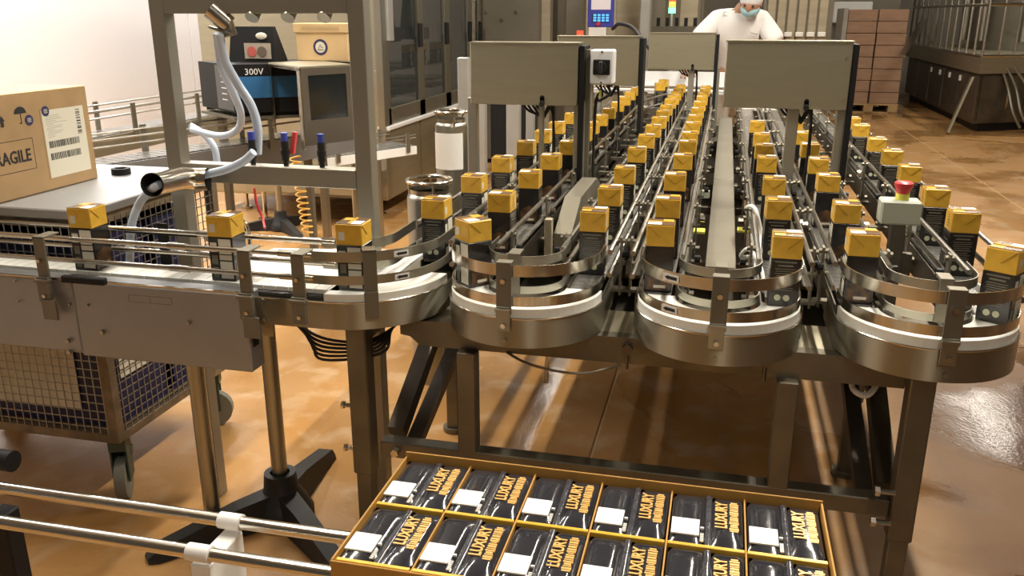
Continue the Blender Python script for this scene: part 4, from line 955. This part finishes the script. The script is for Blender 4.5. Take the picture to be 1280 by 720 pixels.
for u0, u1, z0, z1 in ((0, .12, zlow, ztop), (.85, 1, zlow, ztop), (.12, .85, zlow, ztop-.25), (.12, .85, ztop-.035, ztop)): hpan(mixv(hB, hC, u0), mixv(hB, hC, u1), z0, z1, 'hood_panel', M_['hood'])
hpan(mixv(hB, hC, .12), mixv(hB, hC, .85), ztop-.25, ztop-.035, 'window', M_['glassb'], .003)
hpan(hD, hC, zlow+.12, ztop, 'rear_panel', M_['darksteel'])
P('hood_post', MB().bbox(hD.x-.02, hD.x+.02, hD.y-.04, hD.y, 0, zlow+.15, .002), M_['steel'], t)
# archive box
a = atY(367, 28, 4.45); b = atY(437, 80, 4.45)
t = T('archive_box', 'pale cardboard archive box with lid and round emblem, on the windowed hood', 'box', ((a.x+b.x)/2, 4.50, ztop+.009))
zb0 = ztop+.0095; zl = atY(400, 41, 4.45).z
P('box_body', MB().bbox(a.x+.006, b.x-.006, 4.452, 4.62, zb0, zl+.01, .002), M_['cardlt'], t)
P('lid', MB().bbox(a.x-.004, b.x+.004, 4.444, 4.63, zl, atY(400, 29, 4.45).z, .003), M_['cardlt'], t)
e_ = atY(400.5, 59, 4.45)
em = P('emblem_ring', MB().cyl((e_.x, 4.4515, e_.z), (e_.x, 4.4505, e_.z), .042, 28), M_['navy'], t)
P('emblem_disc', MB().cyl((e_.x, 4.4505, e_.z), (e_.x, 4.4495, e_.z), .029, 24), M_['label'], em)
mb = MB()
for p, q in (((-.012, -.006), (0, .014)), ((0, .014), (.012, -.004)), ((-.012, -.006), (-.002, -.008)), ((.003, -.002), (.016, -.001))): mb.bar((e_.x+p[0], 4.449, e_.z+p[1]), (e_.x+q[0], 4.449, e_.z+q[1]), .001, .0035, up=(0, 1, 0))
for k in range(8): mb.box(e_.x-.018+k*.0045, e_.x-.015+k*.0045, 4.4488, 4.4495, e_.z-.017, e_.z-.012)
P('emblem_print', mb, M_['navy'], em)
mb = MB()
for k in range(22): mb.box(a.x+.045+k*.010, a.x+.052+k*.010, 4.4425, 4.444, zl+.018, zl+.026)
P('lid_print', mb, mat('faint_print', (.42, .30, .17), .7), t)
P('lid_print_frame', MB().box(a.x+.035, b.x-.045, 4.443, 4.444, zl+.011, zl+.012).box(a.x+.035, b.x-.045, 4.443, 4.444, zl+.032, zl+.033), M_['card'], t)
# grey column behind
a = atY(343, 60, 9.0); b = atY(352, 60, 9.0); ONE('dark_column', MB().bbox(a.x, b.x, 9.0, 9.1, 0, 4.5, .003), M_['black'], 'thin dark column at the right edge of the white wall', 'column', (a.x, 9.0, 0))
a = atY(350, 60, 11.0); b = atY(450, 60, 11.0)
t = T('grey_cabinet', 'tall grey sheet metal cabinet behind the archive box', 'cabinet', ((a.x+b.x)/2, 11.4, 0))
P('cabinet_body', MB().bbox(a.x, b.x, 11.0, 12.0, .05, 3.4, .01), M_['cabdark'], t); P('plinth', MB().box(a.x+.03, b.x-.03, 11.05, 11.9, 0, .05), M_['black'], t)
for k in range(2): P('door', MB().bbox(a.x+.04+k*.48*(b.x-a.x), a.x+.02+(k*.48+.48)*(b.x-a.x), 10.98, 11.0, .2, 3.2, .004), M_['cabdark'], t)
P('cable_box', MB().bbox(atY(398, 30, 10.9).x, atY(427, 30, 10.9).x, 10.8, 10.98, atY(400, 27, 10.9).z, atY(400, 16, 10.9).z+.2, .01), M_['black'], t)

# ================================================================== PACKING MACHINE (glass doors)
XM = -2.62
pmc = T('packing_machine', 'long stainless packing machine with dark glass doors, left of the first control box', 'machine', (-3.4, 7.8, 0))
yA, yB = 6.55, 9.4
P('lower_cabinet', MB().bbox(-4.2, XM, yA, yB, .16, .735, .006), M_['steelh'], pmc)
y = yA
for k in range(3):
    P('lower_door', MB().bbox(XM-.002, XM+.012, y+.02, y+.79, .175, .72, .003), M_['steelh'], pmc); y += .81
P('sill', MB().bbox(XM-.05, XM+.05, yA-.03, yB, .735, .765, .004), M_['whiteplate'], pmc)
P('inner_back', MB().box(-4.15, -4.1, yA+.05, yB, .77, 2.6), M_['cabinside'], pmc)
P('roof', MB().box(-4.2, XM, yA, yB, 2.6, 2.7), M_['steelh'], pmc)
P('front_panel', MB().bbox(-4.2, XM-.02, yA, yA+.03, .77, 2.6, .004), M_['steelh'], pmc)
P('front_panel', MB().bbox(-4.18, XM-.03, yA-.015, yA, .18, 1.2, .004), M_['steelh'], pmc)
P('base_box', MB().bbox(-3.7, XM-.02, yA-.35, yA-.02, .26, .42, .006), M_['steelh'], pmc)
ypx = [487, 492, 520, 526, 549, 556, 576, 582, 600]
Yv = [atX(p, 110, XM).y for p in ypx]
def mull(y0, y1, z0, z1): P('door_frame', MB().bbox(XM-.02, XM+.02, y0, y1, z0, z1, .003), M_['steel'], pmc)
for a, b in ((yA, 6.66), (7.36, 7.50), (8.12, 8.28), (8.9, 9.05), (9.3, 9.4)): mull(a, b, .765, 2.6)
mull(yA, yB, .765, .90); mull(yA, yB, 2.5, 2.6)
for a, b in ((6.66, 7.36), (7.50, 8.12), (8.28, 8.9), (9.05, 9.3)):
    P('door_glass', MB().box(XM-.004, XM+.004, a, b, .90, 1.44), M_['glass'], pmc); P('door_glass', MB().box(XM-.012, XM-.006, a, b, 1.44, 2.5), M_['glass'], pmc)
    P('door_handle', MB().bbox(XM+.02, XM+.045, b-.02, b+.06, 1.35, 1.55, .006), M_['black'], pmc)
P('corner_post', MB().bbox(XM-.03, XM+.03, yA-.06, yA+.04, .2, 2.6, .004), M_['steel'], pmc)
P('front_flange', MB().bbox(XM+.022, XM+.05, yA+.05, yA+.16, 1.42, 2.6, .004), M_['alu'], pmc)
for y in (7.0, 7.8, 8.6):
    for z in (1.0, 1.15, .93): P('inner_shelf', MB().bbox(-3.4, -2.8, y-.3, y+.3, z, z+.02, .004), M_['steel'], pmc)
    P('inner_drive', MB().cyl((-3.1, y, 1.5), (-3.1, y, 1.9), .12, 14, .07).bbox(-3.25, -2.95, y-.1, y+.1, 1.38, 1.5, .01), M_['darksteel'], pmc)
for y in (6.7, 8.0, 9.2):
    for x in (-4.0, -2.75): P('levelling_foot', MB().cyl((x, y, .02), (x, y, .17), .018, 10).cyl((x, y, 0), (x, y, .02), .05, 14), M_['bright'], pmc)
for x in (-3.6, -2.72): P('levelling_foot', MB().cyl((x, yA-.25, .02), (x, yA-.25, .27), .018, 10).cyl((x, yA-.25, 0), (x, yA-.25, .02), .06, 14), M_['bright'], pmc)
P('status_lamp', MB().bbox(XM-.5, XM-.45, 7.0, 7.05, 1.80, 1.84, .004), M_['lgrn'], pmc)
P('emergency_button', MB().cyl((XM-.4, 6.9, 1.55), (XM-.37, 6.9, 1.55), .03, 12), M_['red'], pmc)
for k, y in enumerate((7.55, 7.69, 7.83, 7.97, 8.33, 8.47, 8.75)):
    carton(XM-.16, y, .05, 'carton behind the glass doors of the packing machine, %s from the near end' % ORD[k], 'cartons inside the packing machine', z=1.1706)
# cans
def can(px_, Yd, r, h, label, band):
    c = atY(px_, 200, Yd); t = T('steel_can', label, 'can', (c.x, Yd, 0))
    P('can_body', MB().lathe((c.x, Yd, 0), [(.001, .0), (r, 0), (r, h), (r*.97, h+.01), (r*.85, h+.02), (r*.86, h+.04)], 28), M_['steel'], t)
    if band: P('paper_wrap', MB().lathe((c.x, Yd, 0), [(r+.002, h-.22), (r+.002, h-.03)], 28, 0, math.radians(190), math.radians(330)), M_['white'], t)
    ringp = [Vector((c.x+r*.98*math.cos(a*math.pi/12), Yd+r*.98*math.sin(a*math.pi/12), h+.075)) for a in range(25)]
    P('ring_handle', MB().tube(ringp, .009, 8), M_['bright'], t)
    for k in range(3):
        a = k*2.1+1.0; P('handle_stay', MB().cyl((c.x+r*.95*math.cos(a), Yd+r*.95*math.sin(a), h), (c.x+r*.98*math.cos(a), Yd+r*.98*math.sin(a), h+.075), .006, 8), M_['bright'], t)
can(565, 4.4, .085, 1.06, 'tall steel canister with a white paper wrap beside the grey pillar', True)
can(536, 3.55, .10, .855, 'steel churn with a ring rim behind the first lane carton', False)
# posts behind first box
for px_, w_, Yd, lab in ((579, .062, 5.0, 'light grey square pillar left of the first control box'), (602, .05, 6.0, 'light grey profile post under the left part of the first control box'), (641, .10, 6.2, 'wide pale grey post under the middle of the first control box'), (662, .05, 5.6, 'narrow pale post under the right part of the first control box')):
    c = atY(px_, 150, Yd); h = atY(px_, 72, Yd).z if px_ == 579 else 1.35
    ONE('profile_post', MB().bbox(c.x-w_/2, c.x+w_/2, Yd, Yd+.06, 0, h, .004), M_['alu'], lab, 'post', (c.x, Yd, 0))
a = atY(612, 122, 7.0); b = atY(630, 230, 7.0)
t = T('switch_cabinet', 'dark switch cabinet standing behind the first control box posts', 'cabinet', ((a.x+b.x)/2, 7.2, 0))
P('upper_case', MB().bbox(a.x, b.x+.2, 7.0, 7.4, .98, 1.34, .01), M_['greycab'], t); P('lower_case', MB().bbox(a.x, b.x+.2, 7.02, 7.4, 0, .96, .01), M_['black'], t); P('white_line', MB().box(a.x, b.x+.2, 6.995, 7.3, .96, .98), M_['white'], t)

# ================================================================== BACKGROUND REAR
a = atY(600, 30, 9.5); b = atY(674, 30, 9.5)
t = T('rear_control_cabinet', 'large brownish grey stainless cabinet with three rivets above the first control box', 'cabinet', ((a.x+b.x)/2, 9.7, 0))
P('cabinet_body', MB().bbox(a.x, b.x, 9.5, 10.3, .05, 2.6, .01), M_['greycab'], t)
P('plinth', MB().box(a.x+.03, b.x-.03, 9.55, 10.2, 0, .05), M_['black'], t)
for px_, py_ in ((608, 15), (627, 25), (645, 15)): q = atY(px_, py_, 9.5); P('rivet', MB().cyl((q.x, 9.485, q.z), (q.x, 9.5, q.z), .02, 10), M_['bright'], t)
for px0, px1, Yd, m, lab in ((676, 688, 9.6, 'beige', 'beige grey machine column just right of the riveted cabinet'), (688, 706, 9.9, 'greycab', 'dark grey machine column second right of the riveted cabinet'), (707, 730, 9.6, 'greycab', 'broad grey column left of the blue touch screen'),
                    (770, 800, 10.2, 'beige', 'beige machine column right of the blue touch screen'), (800, 812, 9.8, 'alu', 'pale aluminium column left of the signal tower'), (815, 832, 10.8, 'greycab', 'grey column behind the signal tower'), (850, 872, 10.8, 'beige', 'beige column between the signal tower and the worker')):
    a = atY(px0, 20, Yd); b = atY(px1, 20, Yd); ONE('machine_column', MB().bbox(a.x, b.x, Yd, Yd+.15, 0, 2.6, .006), M_[m], lab, 'column', (a.x, Yd, 0))
a = atY(590, 20, 12); b = atY(880, 20, 12); t = T('rear_machine', 'long grey processing machine closing the view behind the lanes', 'machine', (-1.2, 12.4, 0))
P('machine_body', MB().bbox(a.x-.2, b.x, 12.3, 13.3, .1, 2.9, .02), M_['greycab'], t)
for k in range(4): P('panel', MB().bbox(a.x-.1+k*.8, a.x+.68+k*.8, 12.27, 12.3, .3, 2.8, .01), M_['greycab'] if k % 2 else M_['beige'], t)
P('plinth', MB().box(a.x-.1, b.x-.1, 12.4, 13.2, 0, .1), M_['black'], t)
# HMI
a = atY(734, 44, 9.2); b = atY(768, -20, 9.2)
t = T('touch_screen', 'blue framed operator panel with lit keys above the rotary switch', 'screen', ((a.x+b.x)/2, 9.25, 0))
P('panel_frame', MB().bbox(a.x, b.x, 9.2, 9.26, atY(750, 34, 9.2).z, b.z, .006), M_['hmiblue'], t)
q0 = atY(740, 28, 9.2); q1 = atY(762, 17, 9.2); kp = P('keypad', MB().box(q0.x, q1.x, 9.194, 9.2, q0.z, q1.z), mat('keypad', (.02, .03, .08), .4), t)
for i in range(4):
    for j in range(3):
        u = q0.x+(q1.x-q0.x)*(.08+.24*i); v = q0.z+(q1.z-q0.z)*(.1+.31*j); P('key', MB().box(u, u+.03, 9.188, 9.194, v, v+.02), M_['screen'], kp)
q0 = atY(739, 12, 9.2); q1 = atY(764, -12, 9.2); P('display', MB().box(q0.x, q1.x, 9.194, 9.2, q0.z, q1.z), M_['screen2'], t)
P('pole', MB().bbox((a.x+b.x)/2-.05, (a.x+b.x)/2+.05, 9.27, 9.35, 0, 2.2, .004), M_['alu'], t)
q = atY(748, 30, 9.15); P('stop_button', MB().cyl((q.x, 9.14, q.z), (q.x, 9.2, q.z), .02, 10), M_['red'], t)
q0 = atY(736, 44, 9.18); q1 = atY(758, 34, 9.18); P('paper_note', MB().box(q0.x, q1.x, 9.17, 9.18, q0.z, q1.z), M_['white'], t)
P('note_bracket', MB().box(q0.x, q1.x, 9.18, 9.27, q0.z, q0.z+.02), M_['alu'], t)
q = atY(725, 42, 9.0); ONE('red_beacon', MB().cyl((q.x, 9.0, 0), (q.x, 9.0, q.z-.03), .02, 10, mi=1).cyl((q.x, 9.0, q.z-.03), (q.x, 9.0, q.z+.03), .035, 12), [M_['lred'], M_['alu']], 'small red beacon left of the blue touch screen', 'lamp', (q.x, 9.0, 0))
# signal tower
q = atY(840, 14, 9.4); z = q.z-.02
t = T('signal_tower', 'signal tower with red, amber and lit green lamps behind the middle control box', 'lamp', (q.x, 9.4, 0))
P('pole', MB().cyl((q.x, 9.4, 0), (q.x, 9.4, z), .012, 10), M_['alu'], t)
for k, m in enumerate(('lgrn', 'lyel', 'lred')): P('lamp_segment', MB().cyl((q.x, 9.4, z+k*.06), (q.x, 9.4, z+.055+k*.06), .036, 14), M_[m], t)
a = atY(815, 40, 9.0); b = atY(872, 33, 9.0); t = T('valve_block', 'dark valve block with knobs below the signal tower', 'machine', ((a.x+b.x)/2, 9.1, 0))
P('block', MB().bbox(a.x, b.x, 9.0, 9.2, a.z-.02, b.z, .005), M_['darksteel'], t)
for k in range(5): xk = a.x+.05+k*.09; P('knob', MB().cyl((xk, 9.1, b.z), (xk, 9.1, b.z+.08), .018, 8), M_['black'], t)
P('stand', MB().bbox((a.x+b.x)/2-.04, (a.x+b.x)/2+.04, 9.05, 9.15, 0, a.z-.02, .003), M_['alu'], t)
hose([atY(766, 36, 9.21), atY(774, 30, 8.8), atY(790, 34, 8.0), atY(802, 48, 7.0), atY(814, 62, 6.45)], .018, 'black cable arching from the touch screen to the middle control box', 'blackrub', 'black_cable', 'cable')
# transfer trough at the far end
a = atY(790, 104, 8.0); b = atY(905, 94, 8.0)
t = T('transfer_table', 'white and steel transfer table across the far ends of the lanes', 'table', ((a.x+b.x)/2, 8.1, 0))
P('table_top', MB().bbox(a.x-.5, b.x+.4, 8.0, 8.28, .94, .97, .004), M_['whiteplate'], t); P('back_guard', MB().bbox(a.x-.5, b.x+.4, 8.28, 8.30, .97, 1.12, .003), M_['whiteplate'], t)
P('front_rail', MB().cyl((a.x-.5, 7.98, 1.0), (b.x+.4, 7.98, 1.0), .012, 10), M_['tube'], t)
for x in (a.x-.4, b.x+.3):
    for y in (8.03, 8.25): P('leg', MB().bbox(x-.02, x+.02, y-.02, y+.02, 0, .94, .002), M_['frame'], t)
# beige slats
sx0 = atY(982, 20, 13).x; sx1 = atY(1032, 20, 13).x
t = T('slatted_door', 'beige slatted machine door right of the worker', 'door', ((sx0+sx1)/2, 13.1, 0))
P('door_back', MB().box(sx0-.3, sx1+.1, 13.06, 13.12, 0, 2.9), M_['greycab'], t)
n = 6; wv = (sx1+.3-sx0)/n
for k in range(n): P('slat', MB().bbox(sx0-.25+k*wv, sx0-.25+(k+.86)*wv, 13, 13.06, 1.05, 2.9, .01), M_['beige'], t)
for k in range(4): q = atY(985+14*k, 43, 12.95); P('catch', MB().bbox(q.x-.05, q.x+.05, 12.93, 13.0, q.z-.03, q.z+.03, .005), M_['white'], t)
a = atY(1040, 29, 17.9); b = atY(1092, 2, 17.9)
t = T('white_board', 'white rounded board standing behind the wrapped pallet', 'board', ((a.x+b.x)/2, 18.0, 0))
P('board', MB().bbox(a.x, b.x, 17.9, 17.95, a.z, b.z, .02), M_['white'], t); P('stand', MB().bbox((a.x+b.x)/2-.03, (a.x+b.x)/2+.03, 17.96, 18.02, 0, b.z-.05, .004), M_['alu'], t)
P('panel_behind', MB().box(a.x-.6, b.x+.5, 18.05, 18.1, .0, 3.2), M_['greycab'], t)
# wrapped pallet
py0 = 14.6; a = atY(1044, 138, py0); b = atY(1122, 138, py0)
q = atZ(1090, 139, 0); py0 = q.y-.35; pxa = atY(1046, 138, py0).x; pxb = atY(1122, 138, py0).x; pz = atY(1080, 11, py0).z
t = T('wrapped_pallet', 'tall stack of flat brown boxes on a wooden pallet by the caged machine', 'pallet', ((pxa+pxb)/2, py0+.5, 0))
for k in range(3):
    xk = pxa+(pxb-pxa)*(.04+.40*k); P('pallet_block', MB().bbox(xk, xk+.15, py0, py0+1.0, .02, .13, .004), M_['wood'], t)
for k in range(6): P('deck_board', MB().bbox(pxa, pxb, py0+.02+k*.165, py0+.15+k*.165, .13, .16, .003), M_['wood'], t)
for k in range(3): P('bottom_board', MB().bbox(pxa, pxb, py0+.02+k*.42, py0+.12+k*.42, 0, .02, .002), M_['wood'], t)
nl = 8; lh = (pz-.165)/nl
for k in range(nl):
    for j in range(2):
        xa = pxa+.02+j*(pxb-pxa-.02)/2+random.uniform(-.006, .006)
        P('flat_box', MB().bbox(xa+.002, xa+(pxb-pxa-.05)/2, py0+.02, py0+.98, .162+k*lh, .162+(k+1)*lh-.008, .006), M_['cardpk'], t)
P('film_wrap', MB().bbox(pxa-.06, pxa+.015, py0+.0, py0+1.0, .25, pz+.01, .01), M_['film'], t)
# caged machine on the right
cg = T('caged_machine', 'dark stainless machine behind vertical steel bars at the right edge', 'machine', (4.8, 16, 0))
K0 = Vector((3.55, 19.2)); K1 = Vector((3.50, 13.75)); K2 = Vector((5.6, 14.9)); K3 = Vector((7.5, 19.2))
P('base_body', MB().prism([K0, K1, K2, K3], .12, .80), M_['darksteel'], cg)
P('kick_plinth', MB().prism([K0+Vector((.1, 0)), K1+Vector((.1, .1)), K2+Vector((-.1, .2)), K3+Vector((-.1, 0))], 0, .12), M_['black'], cg)
def off(v, d): return v+(v-Vector((5, 17))).normalized()*d
P('upper_skirt', MB().prism([off(K0, .08), off(K1, .08), off(K2, .08), off(K3, .08)], .82, 1.05), M_['steelh'], cg)
for j in range(5):
    u0 = .02+.2*j; onSeg(K0, K1, u0, u0+.18, .16, .78, .02, 'skirt_panel', M_['darksteel'], cg)
for j in range(3): onSeg(K1, K2, .02+.33*j, .31+.33*j, .16, .78, .02, 'skirt_panel', M_['darksteel'], cg)
for j in range(4): onSeg(K0, K1, .42+.13*j, .435+.13*j, .66, .74, .035, 'latch', M_['white'], cg)
R0, R1, R2 = off(K0, .05), off(K1, .05), off(K2, .05)
def v3(p, z): return Vector((p.x, p.y, z))
for z in (1.06, 1.75, 2.5):
    P('cage_rail', MB().cyl(v3(R0, z), v3(R1, z), .025, 8), M_['bright'], cg); P('cage_rail', MB().cyl(v3(R1, z), v3(R2, z), .025, 8), M_['bright'], cg)
for j in range(13): p = R0.lerp(R1, j/12); P('cage_bar', MB().cyl(v3(p, 1.06), v3(p, 2.6), .018, 8), M_['bright'], cg)
for j in range(1, 10): p = R1.lerp(R2, j/9); P('cage_bar', MB().cyl(v3(p, 1.06), v3(p, 2.6), .018, 8), M_['bright'], cg)
P('inner_carousel', MB().cyl((5.2, 17, 1.05), (5.2, 17, 2.4), 1.1, 20), M_['greycab'], cg)
for j in range(10):
    a = j*.6; P('filling_valve', MB().cyl((5.2+1.2*math.cos(a+3), 17+1.2*math.sin(a+3), 1.2), (5.2+1.2*math.cos(a+3), 17+1.2*math.sin(a+3), 1.9), .07, 10), M_['steel'], cg)
pa = atY(1188, 165, 13.5); P('leaning_panel', MB().bar((pa.x-.05, 13.45, .02), (pa.x+.20, 13.6, .78), .10, .03, up=(1, 0, 0)), M_['steelh'], cg)
P('leaning_bar', MB().bar(atY(1128, 70, 15.5), atY(1155, 25, 16.5), .10, .04), M_['steel'], cg)
wp = bez([atY(1229, 75, 14.0), atY(1225, 130, 14.0), atY(1226, 138, 14.0), atY(1240, 140, 14.0), atY(1254, 137, 14.0), atY(1258, 118, 14.0), atY(1249, 112, 14.0)], 6)
P('water_pipe', MB().tube(wp, .025, 8), M_['bright'], cg)
q = atY(1241, 135, 13.95); vv = P('tap', MB().cyl((q.x, 13.95, q.z-.10), (q.x, 13.95, q.z+.02), .025, 8), M_['bright'], cg)
P('tap_handle', MB().bbox(q.x-.02, q.x+.02, 13.93, 13.97, q.z+.02, q.z+.09, .004), M_['redlever'], vv)
for k, dx in enumerate((0, 10, 24)): P('drain_hose', MB().tube(bez([atY(1252+dx*.7, 85, 13.9), atY(1260+dx, 110, 13.9), atY(1266+dx, 140, 13.8), atY(1275+dx, 160, 13.8)], 5), .02, 6), M_['greycab'], cg)
# two distant tripod stands
def stand(px_, py_, label, h=.9):
    c = atZ(px_, py_, 0); t = T('tripod_stand', label, 'stand', (c.x, c.y, 0)); ORG[t.name] = Vector((c.x, c.y, 0))
    P('pole', MB().cyl((c.x, c.y, .05), (c.x, c.y, h), .025, 12), M_['steel'], t); tripod(c.x, c.y, 0, t, (200, 320, 80), .38)
    return t
stand(352, 287, 'black three legged stand with steel pole behind the orange coil', 1.02)

# ================================================================== WORKER
def skin_mesh(name, verts, edges, m, parent, sub=2, smooth=True):
    me = bpy.data.meshes.new(name); me.from_pydata([v[:3] for v in verts], edges, [])
    o = bpy.data.objects.new(name, me); C.objects.link(o)
    o.modifiers.new('s', 'SKIN').use_smooth_shade = True
    sv = me.skin_vertices[0].data
    for i, v in enumerate(verts):
        r = v[3]; sv[i].radius = r if isinstance(r, tuple) else (r, r)
    sv[0].use_root = True
    o.modifiers.new('d', 'SUBSURF').levels = sub; o.modifiers['d'].render_levels = sub
    bpy.context.view_layer.update()
    me2 = bpy.data.meshes.new_from_object(o.evaluated_get(bpy.context.evaluated_depsgraph_get()))
    me2.name = name; bpy.data.objects.remove(o); bpy.data.meshes.remove(me)
    me2.materials.clear(); me2.materials.append(m)
    for p in me2.polygons: p.use_smooth = True
    ob = bpy.data.objects.new(name, me2); C.objects.link(ob); ob.parent = parent; ORG[ob.name] = Vector((0, 0, 0)); return ob
WX, WY = atY(924, 20, 8.5).x, 8.78
wk = T('person', 'worker in white T-shirt, blue mask and hair net behind the far lane ends', 'person', (WX, WY, 0)); 
# local coords, facing -Y ; feet at 0
Vb = [(0, 0, .98, (.15, .11)), (0, -.06, 1.12, (.15, .11)), (0, -.14, 1.28, (.165, .115)), (0, -.21, 1.42, (.17, .11)), (0, -.25, 1.50, (.07, .06)), (0.01, -.29, 1.56, .055),
      (.05, -.35, 1.58, .055),
      (-.19, -.22, 1.455, .075), (-.34, -.30, 1.29, .055), (-.37, -.50, 1.14, .042), (-.375, -.60, 1.07, .034), (-.375, -.65, 1.04, .035),
      (.19, -.22, 1.455, .075), (.33, -.28, 1.26, .055), (.26, -.46, 1.12, .042), (.20, -.54, 1.06, .034), (.18, -.58, 1.04, .035),
      (-.10, .0, .90, .10), (-.12, .0, .50, .065), (-.12, .02, .10, .045), (-.12, -.12, .05, .045),
      (.10, .0, .90, .10), (.12, .0, .50, .065), (.12, .02, .10, .045), (.12, -.12, .05, .045)]
Eb = [(0, 1), (1, 2), (2, 3), (3, 4), (4, 5), (5, 6), (3, 7), (7, 8), (8, 9), (9, 10), (10, 11), (3, 12), (12, 13), (13, 14), (14, 15), (15, 16), (0, 17), (17, 18), (18, 19), (19, 20), (0, 21), (21, 22), (22, 23), (23, 24)]
skin_mesh('body', Vb, Eb, M_['skin'], wk)
k = 1.18
def sc_(v, f=1.2):
    r = v[3]; return (v[0], v[1], v[2], tuple(a*f for a in r) if isinstance(r, tuple) else r*f)
shirt = [sc_(Vb[0], 1.15), sc_(Vb[1], 1.15), sc_(Vb[2], 1.15), sc_(Vb[3], 1.12), (.01, -.275, 1.515, .085), sc_(Vb[7], 1.25), sc_((-.28, -.27, 1.35, .072), 1.25), (-.335, -.30, 1.285, .088), sc_(Vb[12], 1.25), (.28, -.26, 1.33, .09), (.325, -.28, 1.265, .088)]
skin_mesh('shirt', shirt, [(0, 1), (1, 2), (2, 3), (3, 4), (3, 5), (5, 6), (6, 7), (3, 8), (8, 9), (9, 10)], M_['shirt'], wk)
tr_ = [sc_(Vb[0], 1.1), sc_(Vb[17], 1.15), sc_(Vb[18], 1.35), sc_(Vb[19], 1.5), sc_(Vb[21], 1.15), sc_(Vb[22], 1.35), sc_(Vb[23], 1.5)]
skin_mesh('trousers', tr_, [(0, 1), (1, 2), (2, 3), (0, 4), (4, 5), (5, 6)], M_['trousers'], wk)
hd = Vector((.085, -.40, 1.605))
hm = MB().sph((0, 0, 0), .1, 20, 14, 0, (.82, .98, 1.18))
for i, v in enumerate(hm.v):
    x, y, z = v
    if z < 0: x *= 1+z*1.8; y = y*(1+z*.6)
    if y < -.06 and abs(z+.01) < .03 and abs(x) < .02: y -= .018
    hm.v[i] = (x, y, z)
Mh = Matrix.Translation(hd) @ Matrix.Rotation(math.radians(30), 4, 'X') @ Matrix.Rotation(math.radians(-12), 4, 'Z')
def tf(mb): mb.v = [tuple(Mh @ Vector(v)) for v in mb.v]; return mb
ORG[wk.name] = Vector((0, 0, 0))
P('head', tf(hm), M_['skin'], wk)
P('face_mask', tf(MB().sph((0, -.018, -.05), .088, 16, 10, 0, (.88, 1.0, .72))), M_['mask'], wk)
P('hair_net', tf(MB().sph((0, .012, .035), .108, 18, 10, 0, (.86, .98, 1.0))), M_['net'], wk)
for s in (-1, 1):
    P('eye', tf(MB().sph((s*.032, -.088, .012), .011, 8, 6)), M_['ink'], wk); P('ear', tf(MB().sph((s*.082, .0, -.01), .022, 8, 6, 0, (.4, .8, 1.3))), M_['skin'], wk)
for sx, hx, hy, hz in ((-1, -.375, -.65, 1.04), (1, .18, -.58, 1.04)):
    for j in range(4): a = (j-1.5)*.16; L = (.065, .078, .074, .058)[j]; P('finger', MB().tube([(hx+(j-1.5)*.018, hy-.02, hz), (hx+(j-1.5)*.020+math.sin(a)*L*.5, hy-.02-L*.6, hz-.005), (hx+(j-1.5)*.021+math.sin(a)*L, hy-.02-L, hz-.03)], .0085, 6), M_['skin'], wk)
    P('thumb', MB().tube([(hx-sx*.02, hy+.01, hz), (hx-sx*.05, hy-.02, hz-.005), (hx-sx*.058, hy-.05, hz-.02)], .010, 6), M_['skin'], wk)
P('chest_logo', MB().bar((.10, -.335, 1.36), (.16, -.325, 1.345), .012, .004), M_['ink'], wk)
for s in (-1, 1): P('shoe', MB().bbox(s*.12-.05, s*.12+.05, -.20, .09, .0, .09, .02), M_['white'], wk)

wk.scale = (1.1, 1.1, 1.075)
